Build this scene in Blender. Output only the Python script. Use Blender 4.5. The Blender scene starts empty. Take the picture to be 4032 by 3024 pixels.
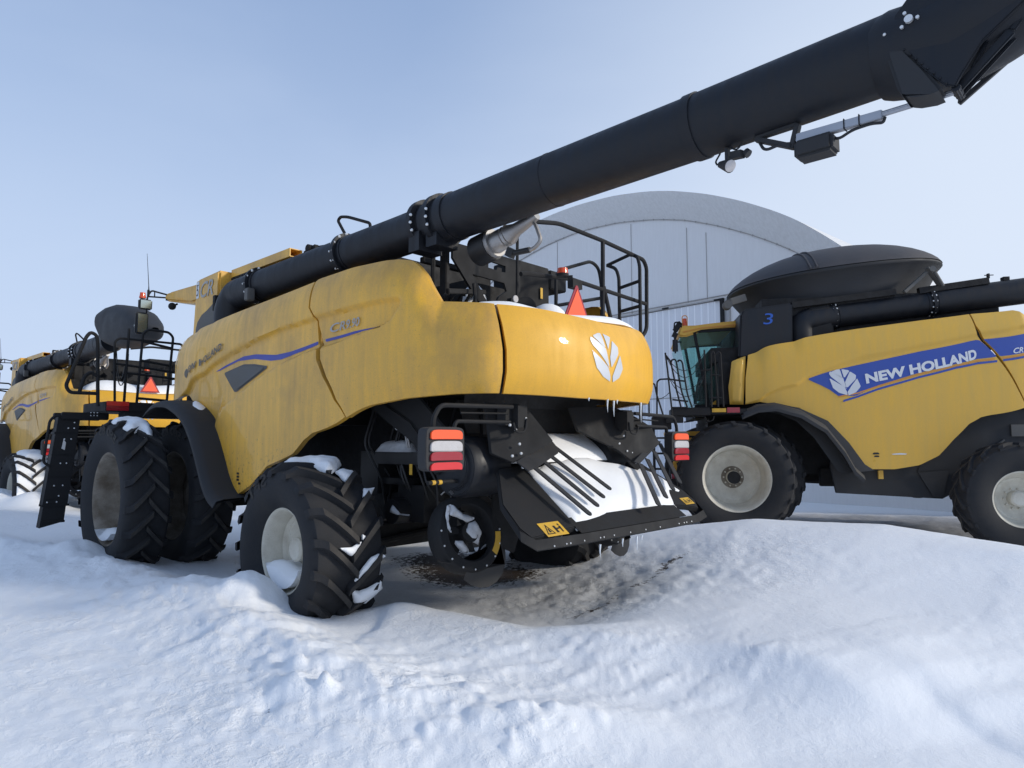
# Snowy machinery yard: parked combine harvesters, arched fabric hall, wind-blown snow.
import bpy, bmesh, math, random
import numpy as np
from mathutils import Vector, Matrix, Euler, geometry
random.seed(7)
scn = bpy.context.scene
COL = scn.collection
PI = math.pi
# ------------------------------------------------------------------ measured outlines (metres, machine frame)
M=dict(
 fp_top=[(0.173,3.151),(1.52,3.226),(2.446,3.272),(3.241,3.311),(3.65,3.334)],
 fp_front=[None,(0.371,2.89),(0.298,2.581),(0.198,2.367),(0.342,2.289)],
 fp_bot=[(0.342,2.289),(0.67,2.343),(1.598,1.96),(1.887,1.678),(2.112,1.361),(2.23,1.193),(2.391,1.116),(2.52,1.176),(2.678,1.251),(2.976,1.462),(3.462,1.593),(3.699,1.734),(4.045,1.847),(4.374,1.946)],
 gap=[(3.65,3.334),(3.754,3.057),(3.87,2.96),(3.921,2.746),(3.947,2.629),(3.942,2.516),(4.009,2.341),(4.156,2.11),(4.37,1.951)],
 rs_top=[(3.677,3.342),(3.759,3.353),(4.303,3.368),(4.812,3.364),(5.01,3.357),(5.157,3.333),(5.244,3.274),(5.328,3.19),(5.374,3.111),(5.43,3.023),(5.494,2.925),(5.695,2.905),(6.026,2.88)],
 rs_bot=[(4.79,2.053),(5.184,2.093),(5.656,2.119),(6.081,2.121)],
 seam=[(6.026,2.88),(6.07,2.679),(6.096,2.483),(6.101,2.338)],
 rh_top=[(6.033,2.881),(6.217,2.882),(6.482,2.875),(6.801,2.847),(7.159,2.817),(7.424,2.796),(7.629,2.779),(7.85,2.731)],
 rh_bot=[(6.081,2.121),(6.368,2.116),(6.861,2.106),(7.277,2.106),(7.751,2.105),(8.102,2.108)],
 ridge=[(0.668,2.358),(1.092,2.527),(1.604,2.664),(2.354,2.818),(3.145,2.927),(3.837,2.958),(3.901,2.968),(4.426,2.979),(4.914,2.992),(5.133,2.988)],
 blue_t=[(1.645,2.569),(1.923,2.625),(2.362,2.697),(2.614,2.695),(3.011,2.648),(3.282,2.655),(3.892,2.709),(3.973,2.718),(4.434,2.743),(4.891,2.751)],
 blue_b=[(1.772,2.574),(2.25,2.653),(2.59,2.645),(2.912,2.593),(3.115,2.589),(3.403,2.626),(3.914,2.678),(3.995,2.693),(4.435,2.721),(4.912,2.74)],
 win=[(1.9,2.537),(2.369,2.604),(2.594,2.586),(2.864,2.54),(2.839,2.517),(2.233,2.294),(2.175,2.297)],
 crease=[(1.964,2.117),(2.197,2.189),(2.661,2.388),(3.168,2.529),(3.634,2.599),(3.917,2.621)],
 rcrease=[(4.097,2.991),(4.654,3.016),(4.951,3.022),(5.114,3.013),(5.164,2.966),(5.147,2.906),(5.041,2.784),(4.902,2.735),(4.486,2.68)],
 cr_txt=[(4.022,2.764),(4.017,2.868),(4.575,2.851),(4.56,2.778)],
 nh_txt=[(0.641,2.573),(0.872,2.572),(0.862,2.67),(1.954,2.815),(1.947,2.906)],
 lf1=[(6.957,2.626),(6.972,2.656),(7.14,2.564),(7.18,2.394),(7.091,2.48),(6.982,2.579)],
 lf2=[(6.992,2.668),(7.069,2.702),(7.109,2.704),(7.141,2.569)],
 lf3=[(7.149,2.703),(7.254,2.683),(7.18,2.566)],
 lf4=[(7.269,2.647),(7.342,2.59),(7.336,2.532),(7.218,2.396),(7.203,2.49)],
 lf5=[(6.967,2.528),(7.164,2.392),(7.195,2.309),(7.195,2.27),(7.089,2.308),(7.014,2.378)],
 lf6=[(7.362,2.515),(7.392,2.426),(7.401,2.393),(7.339,2.311),(7.249,2.268),(7.238,2.318),(7.284,2.398)],
 dec=[(2.355,1.369),(2.499,1.243)],
 traysnow=[(-5.48,0.623,1.453),(-5.556,0.647,1.395),(-6.086,0.697,0.998),(-6.08,0.5,1.002),(-6.049,0.187,1.025),(-5.99,-0.081,1.07),(-5.966,-0.387,1.088),(-6.007,-0.692,1.057),(-6.05,-1.015,1.025),(-5.896,-1.225,1.141),(-5.934,-1.347,1.112),(-5.882,-1.445,1.151),(-5.674,-1.328,1.307),(-5.508,-1.137,1.432),(-5.535,-1.027,1.411),(-5.465,-0.829,1.464),(-5.346,-0.428,1.553),(-5.368,-0.134,1.536),(-5.399,0.272,1.513)],
 shelf=[(-5.009,-0.229,1.806),(-4.997,-0.57,1.815),(-5.002,-0.882,1.811),(-5.079,-0.81,1.754),(-5.294,-0.953,1.592),(-5.328,-0.298,1.567),(-5.32,0.056,1.573),(-5.081,-0.143,1.752)],
 arch=[(9.195,0.0,9.847),(6.787,0.0,10.044),(5.077,0.0,10.079),(3.533,0.0,9.951),(2.134,0.0,9.7),(1.169,0.0,9.439),(-0.018,0.0,9.006),(-1.103,0.0,8.504),(-2.097,0.0,7.947),(-2.789,0.0,7.489),(-3.685,0.0,6.733)],
 arci=[(8.941,0.0,9.062),(7.065,0.0,9.292),(5.414,0.0,9.385),(3.993,0.0,9.279),(2.42,0.0,8.999),(1.189,0.0,8.659),(0.006,0.0,8.177),(-1.075,0.0,7.637),(-1.825,0.0,7.195),(-2.438,0.0,6.799)],
)
R=dict(
 top=[(0.62,2.936),(0.854,3.014),(1.551,3.188),(2.338,3.301),(3.103,3.397),(3.816,3.467),(4.353,3.508),(4.488,3.481),(4.584,3.407)],
 front=[(0.62,2.936),(0.56,2.559),(0.535,2.137)],
 bot=[(0.548,2.137),(0.761,2.175),(0.972,2.157),(1.36,2.067),(1.741,1.87),(2.06,1.514),(2.25,1.216),(2.396,1.115),(2.669,1.115),(2.968,1.176),(3.219,1.321),(3.426,1.558),(3.679,1.794),(3.975,1.922),(4.45,2.034)],
 gap=[(3.821,3.466),(3.938,3.042),(4.135,2.635),(4.309,2.287),(4.45,2.034)],
 crease=[(0.548,2.137),(0.762,2.203),(1.109,2.335),(1.507,2.535),(2.29,2.819),(3.052,2.988),(3.797,3.127),(4.414,3.243)],
 trim=[(0.354,2.826),(0.591,2.922),(0.522,2.138),(0.295,2.142),(0.289,2.425)],
 dec_t=[(1.532,2.52),(1.899,2.631),(2.286,2.723),(3.049,2.907),(3.793,3.046),(4.001,3.072),(4.55,3.136)],
 dec_b=[(1.532,2.52),(1.762,2.419),(1.888,2.347),(2.012,2.243),(2.241,2.245),(2.526,2.403),(3.033,2.581),(3.532,2.704),(4.096,2.802),(4.533,2.852)],
 org=[(2.012,2.235),(2.268,2.285),(2.525,2.389),(3.032,2.56),(3.53,2.677),(4.094,2.775),(4.532,2.825)],
 stripe=[(2.073,2.166),(2.266,2.231),(2.523,2.343),(3.03,2.514),(3.529,2.645),(4.092,2.738),(4.53,2.791)],
 nh=[(2.362,2.42),(3.912,2.774),(2.369,2.584),(3.908,2.935)],
 cr=[(4.267,2.832),(4.284,2.925),(4.486,2.866),(4.534,2.865)],
 st1=[(2.414,1.364),(2.494,1.363),(2.488,1.229),(2.408,1.23),(2.63,1.349),(2.842,1.37)],
)

# ------------------------------------------------------------------ helpers
SPLIT=dict(chopper_drums='chopper_drum',tank_cover_hinges='tank_cover_hinge',actuator_brackets='actuator_bracket',cover_actuators='cover_actuator',hanger_plates='hanger_plate',flange_bolts='flange_bolt',hinge_bolts='hinge_bolt',rivets='rivet',bolts='bolt',decals='decal',steel_fittings='steel_fitting',warning_stickers='warning_sticker',yellow_bands='yellow_band',hydraulic_fittings='hydraulic_fitting',mirror_glasses='mirror_glass',snow_bits='snow_bit')
class MB:
    def __init__(s): s.v=[]; s.f=[]
    def add(s, vs, fs):
        o=len(s.v); s.v+= [tuple(p) for p in vs]; s.f+=[tuple(i+o for i in f) for f in fs]; return s
    def box(s, c, d, rot=None):
        cx,cy,cz=c; hx,hy,hz=d[0]/2,d[1]/2,d[2]/2
        P=[Vector((x,y,z)) for x in(-hx,hx) for y in(-hy,hy) for z in(-hz,hz)]
        if rot is not None: P=[rot@p for p in P]
        P=[p+Vector(c) for p in P]
        return s.add(P,[(0,1,3,2),(4,6,7,5),(0,4,5,1),(2,3,7,6),(0,2,6,4),(1,5,7,3)])
    def bb(s, a, b):
        return s.box([(a[i]+b[i])/2 for i in range(3)],[abs(b[i]-a[i]) for i in range(3)])
    def bar(s, p, q, w, h, up=(0,0,1)):
        p,q=Vector(p),Vector(q); t=(q-p).normalized(); u=Vector(up)
        a=t.cross(u)
        if a.length<1e-4: a=t.cross(Vector((1,0,0)))
        a.normalize(); b=a.cross(t)
        P=[e+a*i*w/2+b*j*h/2 for e in(p,q) for i,j in((-1,-1),(1,-1),(1,1),(-1,1))]
        return s.add(P,[(0,1,2,3),(7,6,5,4),(0,4,5,1),(1,5,6,2),(2,6,7,3),(3,7,4,0)])
    def tube(s, pts, r, seg=8, closed=False, cap=True):
        pts=[Vector(p) for p in pts]; n=len(pts); R=r if hasattr(r,'__len__') else [r]*n
        rings=[]; prev=None
        for i,p in enumerate(pts):
            if closed: t=(pts[(i+1)%n]-pts[i-1]).normalized()
            else: t=(pts[min(n-1,i+1)]-pts[max(0,i-1)]).normalized()
            if prev is None:
                a=t.cross(Vector((0,0,1)))
                if a.length<.05: a=t.cross(Vector((1,0,0)))
            else: a=prev-t*prev.dot(t)
            a.normalize(); prev=a; b=t.cross(a)
            rings.append([p+(a*math.cos(k*2*PI/seg)+b*math.sin(k*2*PI/seg))*R[i] for k in range(seg)])
        V=[q for rg in rings for q in rg]; F=[]
        for i in range(n if closed else n-1):
            j=(i+1)%n
            for k in range(seg):
                l=(k+1)%seg; F.append((i*seg+k,i*seg+l,j*seg+l,j*seg+k))
        if cap and not closed: F.append(tuple(range(seg))[::-1]); F.append(tuple((n-1)*seg+k for k in range(seg)))
        return s.add(V,F)
    def pipe(s, pts, r, fr=.08, seg=8, closed=False):
        return s.tube(fillet(pts,fr,closed=closed), r, seg, closed)
    def lathe(s, prof, c, ax='y', seg=48):
        """prof: list of (radius, along)"""
        V=[];F=[];n=len(prof)
        for k in range(seg):
            a=2*PI*k/seg; ca,sa=math.cos(a),math.sin(a)
            for r,t in prof:
                if ax=='y': V.append((c[0]+r*ca,c[1]+t,c[2]+r*sa))
                elif ax=='z': V.append((c[0]+r*ca,c[1]+r*sa,c[2]+t))
                else: V.append((c[0]+t,c[1]+r*ca,c[2]+r*sa))
        for k in range(seg):
            l=(k+1)%seg
            for i in range(n-1): F.append((k*n+i,k*n+i+1,l*n+i+1,l*n+i))
        return s.add(V,F)
    def prism(s, pts, vec):
        pts=[Vector(p) for p in pts]; n=len(pts); v=Vector(vec)
        V=pts+[p+v for p in pts]
        F=[tuple(range(n))[::-1],tuple(range(n,2*n))]+[(i,(i+1)%n,n+(i+1)%n,n+i) for i in range(n)]
        return s.add(V,F)
    def ball(s, c, r, seg=10, sc=(1,1,1)):
        V=[];F=[]; m=max(4,seg//2)
        for i in range(1,m):
            t=PI*i/m
            for k in range(seg):
                a=2*PI*k/seg; V.append((c[0]+r*sc[0]*math.sin(t)*math.cos(a),c[1]+r*sc[1]*math.sin(t)*math.sin(a),c[2]+r*sc[2]*math.cos(t)))
        V.append((c[0],c[1],c[2]+r*sc[2])); V.append((c[0],c[1],c[2]-r*sc[2])); T=len(V)-2
        for i in range(m-2):
            for k in range(seg): l=(k+1)%seg; F.append((i*seg+k,(i+1)*seg+k,(i+1)*seg+l,i*seg+l))
        for k in range(seg):
            l=(k+1)%seg; F.append((T,k,l)); F.append((T+1,(m-2)*seg+l,(m-2)*seg+k))
        return s.add(V,F)
    def bolt(s, c, r=.014, sc=(1,1,1)): return s.ball(c,r,6,sc)
    def sheet(s, rows):
        n=len(rows[0]); V=[p for r in rows for p in r]; F=[]
        for i in range(len(rows)-1):
            for j in range(n-1): F.append((i*n+j,i*n+j+1,(i+1)*n+j+1,(i+1)*n+j))
        return s.add(V,F)
    def flip(s): s.f=[f[::-1] for f in s.f]; return s
    def mir(s):
        m=MB(); m.v=[(x,-y,z) for x,y,z in s.v]; m.f=[f[::-1] for f in s.f]; return m
    def pieces(s, gap=.012):
        # loose pieces whose bounding boxes touch stay together
        par=list(range(len(s.v)))
        def fd(i):
            while par[i]!=i: par[i]=par[par[i]]; i=par[i]
            return i
        for f in s.f:
            for k in f[1:]: par[fd(k)]=fd(f[0])
        g={}
        for i in range(len(s.v)): g.setdefault(fd(i),[]).append(i)
        P=[[set(ix),[min(s.v[i][k] for i in ix) for k in range(3)],[max(s.v[i][k] for i in ix) for k in range(3)]] for ix in g.values()]
        ch=True
        while ch:
            ch=False
            for a in range(len(P)):
                for b in range(a+1,len(P)):
                    if all(P[a][1][k]-gap<=P[b][2][k] and P[b][1][k]-gap<=P[a][2][k] for k in range(3)):
                        P[a]=[P[a][0]|P[b][0],[min(P[a][1][k],P[b][1][k]) for k in range(3)],[max(P[a][2][k],P[b][2][k]) for k in range(3)]]; P.pop(b); ch=True; break
                if ch: break
        out=[]
        for ix,_,_ in P:
            m=MB(); mp={}
            for i in sorted(ix): mp[i]=len(m.v); m.v.append(s.v[i])
            m.f=[tuple(mp[i] for i in f) for f in s.f if f[0] in ix]; out.append(m)
        return out
    def obj(s, name, mat, parent=None, bevel=0, smooth=35, fix=True):
        if name in SPLIT:
            return [m.obj(SPLIT[name],mat,parent,bevel,smooth,fix) for m in s.pieces()][0]
        me=bpy.data.meshes.new(name); me.from_pydata(s.v,[],s.f)
        bm=bmesh.new(); bm.from_mesh(me)
        if fix: bmesh.ops.recalc_face_normals(bm,faces=bm.faces)
        if bevel:
            es=[e for e in bm.edges if len(e.link_faces)==2 and e.calc_face_angle(0)>.6 and e.calc_length()>bevel*2.5]
            bmesh.ops.bevel(bm,geom=es,offset=bevel,segments=2,affect='EDGES',clamp_overlap=True)
        bm.to_mesh(me); bm.free()
        for m in (mat if isinstance(mat,(list,tuple)) else [mat]): me.materials.append(m)
        if smooth:
            for p in me.polygons: p.use_smooth=True
            me.set_sharp_from_angle(angle=math.radians(smooth))
        o=bpy.data.objects.new(name,me); COL.objects.link(o)
        if parent is not None: o.parent=parent
        return o
def fillet(pts, r, n=5, closed=False):
    P=[Vector(p) for p in pts]; out=[]; N=len(P)
    for i in range(N):
        if not closed and i in(0,N-1): out.append(P[i]); continue
        a,b,c=P[i-1],P[i],P[(i+1)%N]; u=a-b; w=c-b; d=min(r,u.length*.45,w.length*.45)
        if d<1e-4 or u.angle(w,PI)>3.0: out.append(b); continue
        p=b+u.normalized()*d; q=b+w.normalized()*d
        for k in range(n+1): t=k/n; out.append(p*(1-t)**2+b*2*t*(1-t)+q*t*t)
    return out
def empty(name, loc=(0,0,0), rot=(0,0,0)):
    o=bpy.data.objects.new(name,None); COL.objects.link(o); o.location=loc; o.rotation_euler=rot; o.empty_display_size=.3; return o
def tag(o,label,cat,group=None,kind=None):
    o['label']=label
    if cat: o['category']=cat
    if group: o['group']=group
    if kind: o['kind']=kind
    return o
def interp(L,x):
    if x<=L[0][0]: return L[0][1]
    for (a,b),(c,d) in zip(L,L[1:]):
        if x<=c: return b+(d-b)*(x-a)/max(1e-9,c-a)
    return L[-1][1]
def sstep(a,b,x):
    t=max(0,min(1,(x-a)/(b-a))); return t*t*(3-2*t)
# vectorised value noise
def vnoise(x,y,seed=0):
    xi=np.floor(x).astype(np.int64); yi=np.floor(y).astype(np.int64); xf=x-xi; yf=y-yi
    def h(a,b):
        n=(a*374761393+b*668265263+seed*974634777)&0xffffffff
        n=((n^(n>>13))*1274126177)&0xffffffff; return ((n^(n>>16))&0xffff)/65535.0
    u=xf*xf*(3-2*xf); v=yf*yf*(3-2*yf)
    return (h(xi,yi)*(1-u)+h(xi+1,yi)*u)*(1-v)+(h(xi,yi+1)*(1-u)+h(xi+1,yi+1)*u)*v
def fbm(x,y,seed=0,oct=4,gain=.5):
    s=0;a=1;t=0
    for i in range(oct): s=s+a*(vnoise(x,y,seed+i)-.5); t+=a; a*=gain; x=x*2.03+7.1; y=y*2.03+3.7
    return s/t*2
def pdist(P,poly,closed=True):
    """distance of points P (n,2) to polyline, and inside mask"""
    poly=np.array(poly,float); n=len(poly); D=np.full(len(P),1e9); IN=np.zeros(len(P),bool); Q=np.zeros_like(P)
    for i in range(n if closed else n-1):
        a=poly[i];b=poly[(i+1)%n];e=b-a;L=max(1e-12,(e**2).sum())
        t=np.clip(((P-a)@e)/L,0,1); c=a+t[:,None]*e; d=np.hypot(*(P-c).T)
        m=d<D; D[m]=d[m]; Q[m]=c[m]
        if closed:
            c1=(a[1]>P[:,1])!=(b[1]>P[:,1])
            with np.errstate(divide='ignore',invalid='ignore'): xx=(b[0]-a[0])*(P[:,1]-a[1])/(b[1]-a[1])+a[0]
            IN^=(c1&(P[:,0]<xx))
    return D,IN,Q
def patch(poly,cell,fn,mb=None,back=None):
    """fill a 2-D polygon with a fine grid mapped to 3-D by fn(x,y,edge_distance)"""
    mb=mb or MB(); A=np.array(poly,float)
    x0,y0=A.min(0)-cell; x1,y1=A.max(0)+cell
    nx=int((x1-x0)/cell)+2; ny=int((y1-y0)/cell)+2
    X,Y=np.meshgrid(x0+cell*np.arange(nx),y0+cell*np.arange(ny),indexing='ij'); P=np.stack([X.ravel(),Y.ravel()],1)
    C=P+cell/2; _,inc,_=pdist(C,poly); D,IN,Q=pdist(P,poly)
    inc=inc.reshape(nx,ny); used={}; F=[]; V=[]; B=[]
    def vid(i,j):
        k=i*ny+j
        if k not in used:
            used[k]=len(V); p=P[k] if IN[k] else Q[k]; d=D[k] if IN[k] else 0
            V.append(tuple(fn(p[0],p[1],d))); B.append(tuple(fn(p[0],p[1],None)) if back else None)
        return used[k]
    edge=np.zeros((nx,ny),bool); ii=np.zeros((nx+1,ny+1),bool); ii[1:nx,1:ny]=inc[:nx-1,:ny-1]
    edge=~(ii[:-1,:-1]&ii[1:,:-1]&ii[:-1,1:]&ii[1:,1:]); IN=IN&~edge.ravel()
    for i in range(nx-1):
        for j in range(ny-1):
            if inc[i,j]: F.append((vid(i,j),vid(i+1,j),vid(i+1,j+1),vid(i,j+1)))
    if back:
        from collections import Counter
        E=Counter()
        for f in F:
            for a,b in zip(f,f[1:]+f[:1]): E[(a,b)]+=1
        n=len(V); F2=[tuple(n+i for i in f[::-1]) for f in F]; S=[(b,a,n+a,n+b) for (a,b) in E if (b,a) not in E]
        mb.add(V+B,F+F2+S)
    else: mb.add(V,F)
    return mb
def text_mesh(body,size,shear=0,bold=0,space=1.0):
    cu=bpy.data.curves.new('t','FONT'); cu.body=body; cu.size=size; cu.shear=shear; cu.offset=bold; cu.space_character=space; cu.resolution_u=4
    o=bpy.data.objects.new('t',cu); COL.objects.link(o); bpy.context.view_layer.update()
    me=bpy.data.meshes.new_from_object(o.evaluated_get(bpy.context.evaluated_depsgraph_get()))
    V=[tuple(v.co[:2]) for v in me.vertices]; F=[tuple(p.vertices) for p in me.polygons]
    bpy.data.objects.remove(o); bpy.data.curves.remove(cu); bpy.data.meshes.remove(me)
    return V,F
def lettering(body,fn,width=None,height=None,shear=0,bold=0,mb=None):
    """letters fitted into width x height, mapped by fn(u,v) -> 3-D"""
    mb=mb or MB(); V,F=text_mesh(body,1,shear,bold)
    xs=[v[0] for v in V]; ys=[v[1] for v in V]; x0,y0=min(xs),min(ys); sx=width/(max(xs)-x0); sy=(height/(max(ys)-y0)) if height else sx
    bm=bmesh.new(); vv=[bm.verts.new(((x-x0)*sx,(y-y0)*sy,0)) for x,y in V]
    for f in F:
        try: bm.faces.new([vv[i] for i in f])
        except ValueError: pass
    bmesh.ops.triangulate(bm,faces=bm.faces)
    bm.verts.index_update(); out=[fn(v.co.x,v.co.y) for v in bm.verts]; fs=[tuple(v.index for v in f.verts) for f in bm.faces]; bm.free()
    return mb.add(out,fs)
def plate(outer,holes,fn,th,name,mat,parent):
    """flat plate with holes in 2-D (u,v), fn(u,v,w) -> 3-D"""
    cu=bpy.data.curves.new('p','CURVE'); cu.dimensions='2D'; cu.fill_mode='BOTH'; cu.extrude=th/2; cu.bevel_depth=0
    for loop in [outer]+holes:
        sp=cu.splines.new('POLY'); sp.points.add(len(loop)-1); sp.use_cyclic_u=True
        for p,(a,b) in zip(sp.points,loop): p.co=(a,b,0,1)
    o=bpy.data.objects.new('p',cu); COL.objects.link(o); bpy.context.view_layer.update()
    me=bpy.data.meshes.new_from_object(o.evaluated_get(bpy.context.evaluated_depsgraph_get()))
    mb=MB().add([fn(*v.co) for v in me.vertices],[tuple(p.vertices) for p in me.polygons])
    bpy.data.objects.remove(o); bpy.data.curves.remove(cu); bpy.data.meshes.remove(me)
    return mb.obj(name,mat,parent,smooth=0)
def copy_tree(o,parent=None):
    c=o.copy(); COL.objects.link(c)
    if parent is not None: c.parent=parent
    for ch in list(o.children): copy_tree(ch,c)
    return c
# ------------------------------------------------------------------ materials
def mat(name,col,rough=.5,metal=0,dust=None,dust_amt=0,dust_scale=3,speck=0,speck_col=(.05,.04,.03),bump=0,bump_scale=40,coat=0,streak=0,edge=None,spec=.5,mud=None,detail=6,dthr=.45):
    m=bpy.data.materials.new(name); m.use_nodes=True; nt=m.node_tree; N=nt.nodes; L=nt.links; b=N['Principled BSDF']
    b.inputs['Base Color'].default_value=(*col,1); b.inputs['Roughness'].default_value=rough; b.inputs['Metallic'].default_value=metal
    b.inputs['Coat Weight'].default_value=coat; b.inputs['Specular IOR Level'].default_value=spec
    tc=N.new('ShaderNodeTexCoord'); cur=None
    def noise(scale,det=detail,rg=.6,vec=None,dist=0):
        n=N.new('ShaderNodeTexNoise'); n.inputs['Scale'].default_value=scale; n.inputs['Detail'].default_value=det; n.inputs['Roughness'].default_value=rg; n.inputs['Distortion'].default_value=dist
        L.new(vec or tc.outputs['Object'],n.inputs['Vector']); return n
    def ramp(sock,a,b_):
        r=N.new('ShaderNodeMapRange'); r.inputs['From Min'].default_value=a; r.inputs['From Max'].default_value=b_; L.new(sock,r.inputs['Value']); return r.outputs['Result']
    def mix(fac,a,b_):
        x=N.new('ShaderNodeMix'); x.data_type='RGBA'
        L.new(fac,x.inputs['Factor'])
        if isinstance(a,tuple): x.inputs[6].default_value=(*a,1)
        else: L.new(a,x.inputs[6])
        x.inputs[7].default_value=(*b_,1); return x.outputs[2]
    def mul(s,k):
        q=N.new('ShaderNodeMath'); q.operation='MULTIPLY'; L.new(s,q.inputs[0])
        if isinstance(k,(int,float)): q.inputs[1].default_value=k
        else: L.new(k,q.inputs[1])
        return q.outputs[0]
    cur=col
    if dust:
        n=noise(dust_scale); f=ramp(n.outputs['Fac'],dthr-.15,dthr+.3)
        if streak:
            mp=N.new('ShaderNodeMapping'); mp.inputs['Scale'].default_value=(6,6,.6); L.new(tc.outputs['Object'],mp.inputs['Vector'])
            n2=noise(2.2,4,.6,mp.outputs['Vector']); f2=ramp(n2.outputs['Fac'],.35,.7); q=N.new('ShaderNodeMix'); q.data_type='FLOAT'; q.inputs['Factor'].default_value=streak
            L.new(f,q.inputs[2]); L.new(f2,q.inputs[3]); f=q.outputs[0]
        cur=mix(mul(f,dust_amt),cur,dust)
        n3=noise(110,3,.8); cur=mix(mul(ramp(n3.outputs['Fac'],.42,.68),dust_amt*.35),cur,tuple(c*.55 for c in dust))
        r=N.new('ShaderNodeMapRange'); r.inputs['To Min'].default_value=rough; r.inputs['To Max'].default_value=min(1,rough+.3); L.new(f,r.inputs['Value']); L.new(r.outputs['Result'],b.inputs['Roughness'])
    if speck:
        n=noise(38,3,.7); f=ramp(n.outputs['Fac'],.66,.72); cur=mix(mul(f,speck),cur,speck_col)
    if mud:   # splashed dirt: denser low on the panel
        sp=N.new('ShaderNodeSeparateXYZ'); L.new(tc.outputs['Object'],sp.inputs[0]); mr_=N.new('ShaderNodeMapRange'); mr_.inputs[1].default_value=mud[0]; mr_.inputs[2].default_value=mud[1]; mr_.inputs[3].default_value=.13; mr_.inputs[4].default_value=-.06; L.new(sp.outputs['Z'],mr_.inputs[0])
        mp=N.new('ShaderNodeMapping'); mp.inputs['Scale'].default_value=(1,1,.7); mp.inputs['Rotation'].default_value=(0,.6,0); L.new(tc.outputs['Object'],mp.inputs['Vector'])
        n=noise(24,4,.75,mp.outputs['Vector']); q=N.new('ShaderNodeMath'); q.operation='ADD'; L.new(n.outputs['Fac'],q.inputs[0]); L.new(mr_.outputs[0],q.inputs[1]); cur=mix(mul(ramp(q.outputs[0],.66,.72),.55),cur,(.10,.065,.03))
        n=noise(1.1,5,.65); cur=mix(mul(ramp(n.outputs['Fac'],.50,.72),.5),cur,(.30,.18,.065))
    if not isinstance(cur,tuple): L.new(cur,b.inputs['Base Color'])
    if bump:
        n=noise(bump_scale,5,.6); bp=N.new('ShaderNodeBump'); bp.inputs['Strength'].default_value=bump; bp.inputs['Distance'].default_value=.01; L.new(n.outputs['Fac'],bp.inputs['Height']); L.new(bp.outputs['Normal'],b.inputs['Normal'])
    return m
YEL=mat('yellow_paint',(.94,.50,.028),.38,dust=(.40,.25,.10),dust_amt=.7,dust_scale=1.5,streak=.45,speck=.55,speck_col=(.17,.10,.04),coat=.25,bump=.05,bump_scale=60,mud=(1.1,2.5))
YELB=mat('yellow_paint_clean',(.85,.45,.025),.46,dust=(.48,.27,.06),dust_amt=.5,dust_scale=2.2,streak=.4,speck=.2,speck_col=(.22,.13,.04),coat=.14,bump=.06,bump_scale=60)
YELR=mat('yellow_paint_old',(.76,.43,.04),.45,dust=(.46,.34,.14),dust_amt=.4,dust_scale=1.2,streak=.5,speck=.1,coat=.15,bump=.03)
GREYG=mat('grey_trim',(.075,.078,.082),.5,dust=(.2,.17,.12),dust_amt=.4)
BLK=mat('black_paint',(.012,.013,.015),.62,dust=(.034,.030,.027),dust_amt=.35,dust_scale=4,coat=.0,bump=.08,spec=.3)
BLKG=mat('black_gloss',(.006,.009,.015),.40,dust=(.034,.030,.027),dust_amt=.45,dust_scale=2.5,streak=.7,coat=.0,bump=.06,spec=.35)
DARK=mat('dark_machinery',(.006,.006,.007),.65,dust=(.022,.019,.016),dust_amt=.4,dust_scale=9,bump=.3,bump_scale=25)
PLAS=mat('black_plastic',(.017,.019,.023),.6,dust=(.06,.056,.053),dust_amt=.4,dust_scale=3)
TYRE=mat('tyre_rubber',(.015,.017,.021),.78,dust=(.065,.06,.056),dust_amt=.45,dust_scale=3.5,bump=.25,bump_scale=70,spec=.35)
LUG=mat('dusty_tread_lug',(.028,.027,.027),.85,dust=(.11,.10,.088),dust_amt=.6,dust_scale=5,bump=.3,bump_scale=60,spec=.3)
RIM=mat('wheel_rim',(.70,.67,.57),.5,dust=(.30,.24,.17),dust_amt=.45,dust_scale=6,speck=.3,bump=.05)
RIMD=mat('wheel_rim_muddy',(.36,.325,.27),.7,dust=(.13,.10,.07),dust_amt=.9,dust_scale=4.5,speck=.5,bump=.3,dthr=.35)
STEEL=mat('bare_steel',(.42,.42,.42),.38,metal=.9,dust=(.25,.2,.16),dust_amt=.5)
ALU=mat('aluminium',(.42,.44,.48),.45,metal=.6)
BOLT=mat('zinc_bolt',(.75,.75,.74),.35,metal=.4)
BLUE=mat('blue_stripe',(.032,.055,.36),.4,dust=(.2,.17,.2),dust_amt=.3)
BLUER=mat('blue_decal',(.024,.07,.36),.45,dust=(.08,.12,.3),dust_amt=.3)
BLUEN=mat('blue_decal_number',(.02,.10,.45),.5)
ORG=mat('orange_decal_line',(.62,.25,.04),.5)
SILV=mat('silver_badge',(.42,.42,.42),.5,dust=(.30,.25,.17),dust_amt=.5,dust_scale=8)
SILD=mat('dusty_badge',(.13,.125,.115),.6,dust=(.24,.18,.10),dust_amt=.6,dust_scale=8)
SILL=mat('silver_emblem',(.62,.63,.65),.3,metal=.35)
WHT=mat('white_decal',(.72,.74,.76),.5,dust=(.5,.5,.5),dust_amt=.3,dust_scale=20)
STK=mat('yellow_sticker',(.72,.42,.03),.5,dust=(.3,.2,.08),dust_amt=.4,dust_scale=12)
INK=mat('black_ink',(.01,.01,.01),.6)
RED=mat('red_reflector',(.62,.018,.02),.3,coat=.4)
REDD=mat('dark_red_lens',(.30,.008,.018),.25,coat=.5)
ORN=mat('orange_reflector',(.90,.10,.018),.35,coat=.3)
LENS=mat('clear_lens',(.55,.53,.53),.2,coat=.5,dust=(.3,.28,.26),dust_amt=.4,dust_scale=20)
AMB=mat('amber_beacon',(.65,.07,.01),.3,coat=.5)
HOSE=mat('rubber_hose',(.012,.012,.013),.5)
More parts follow.
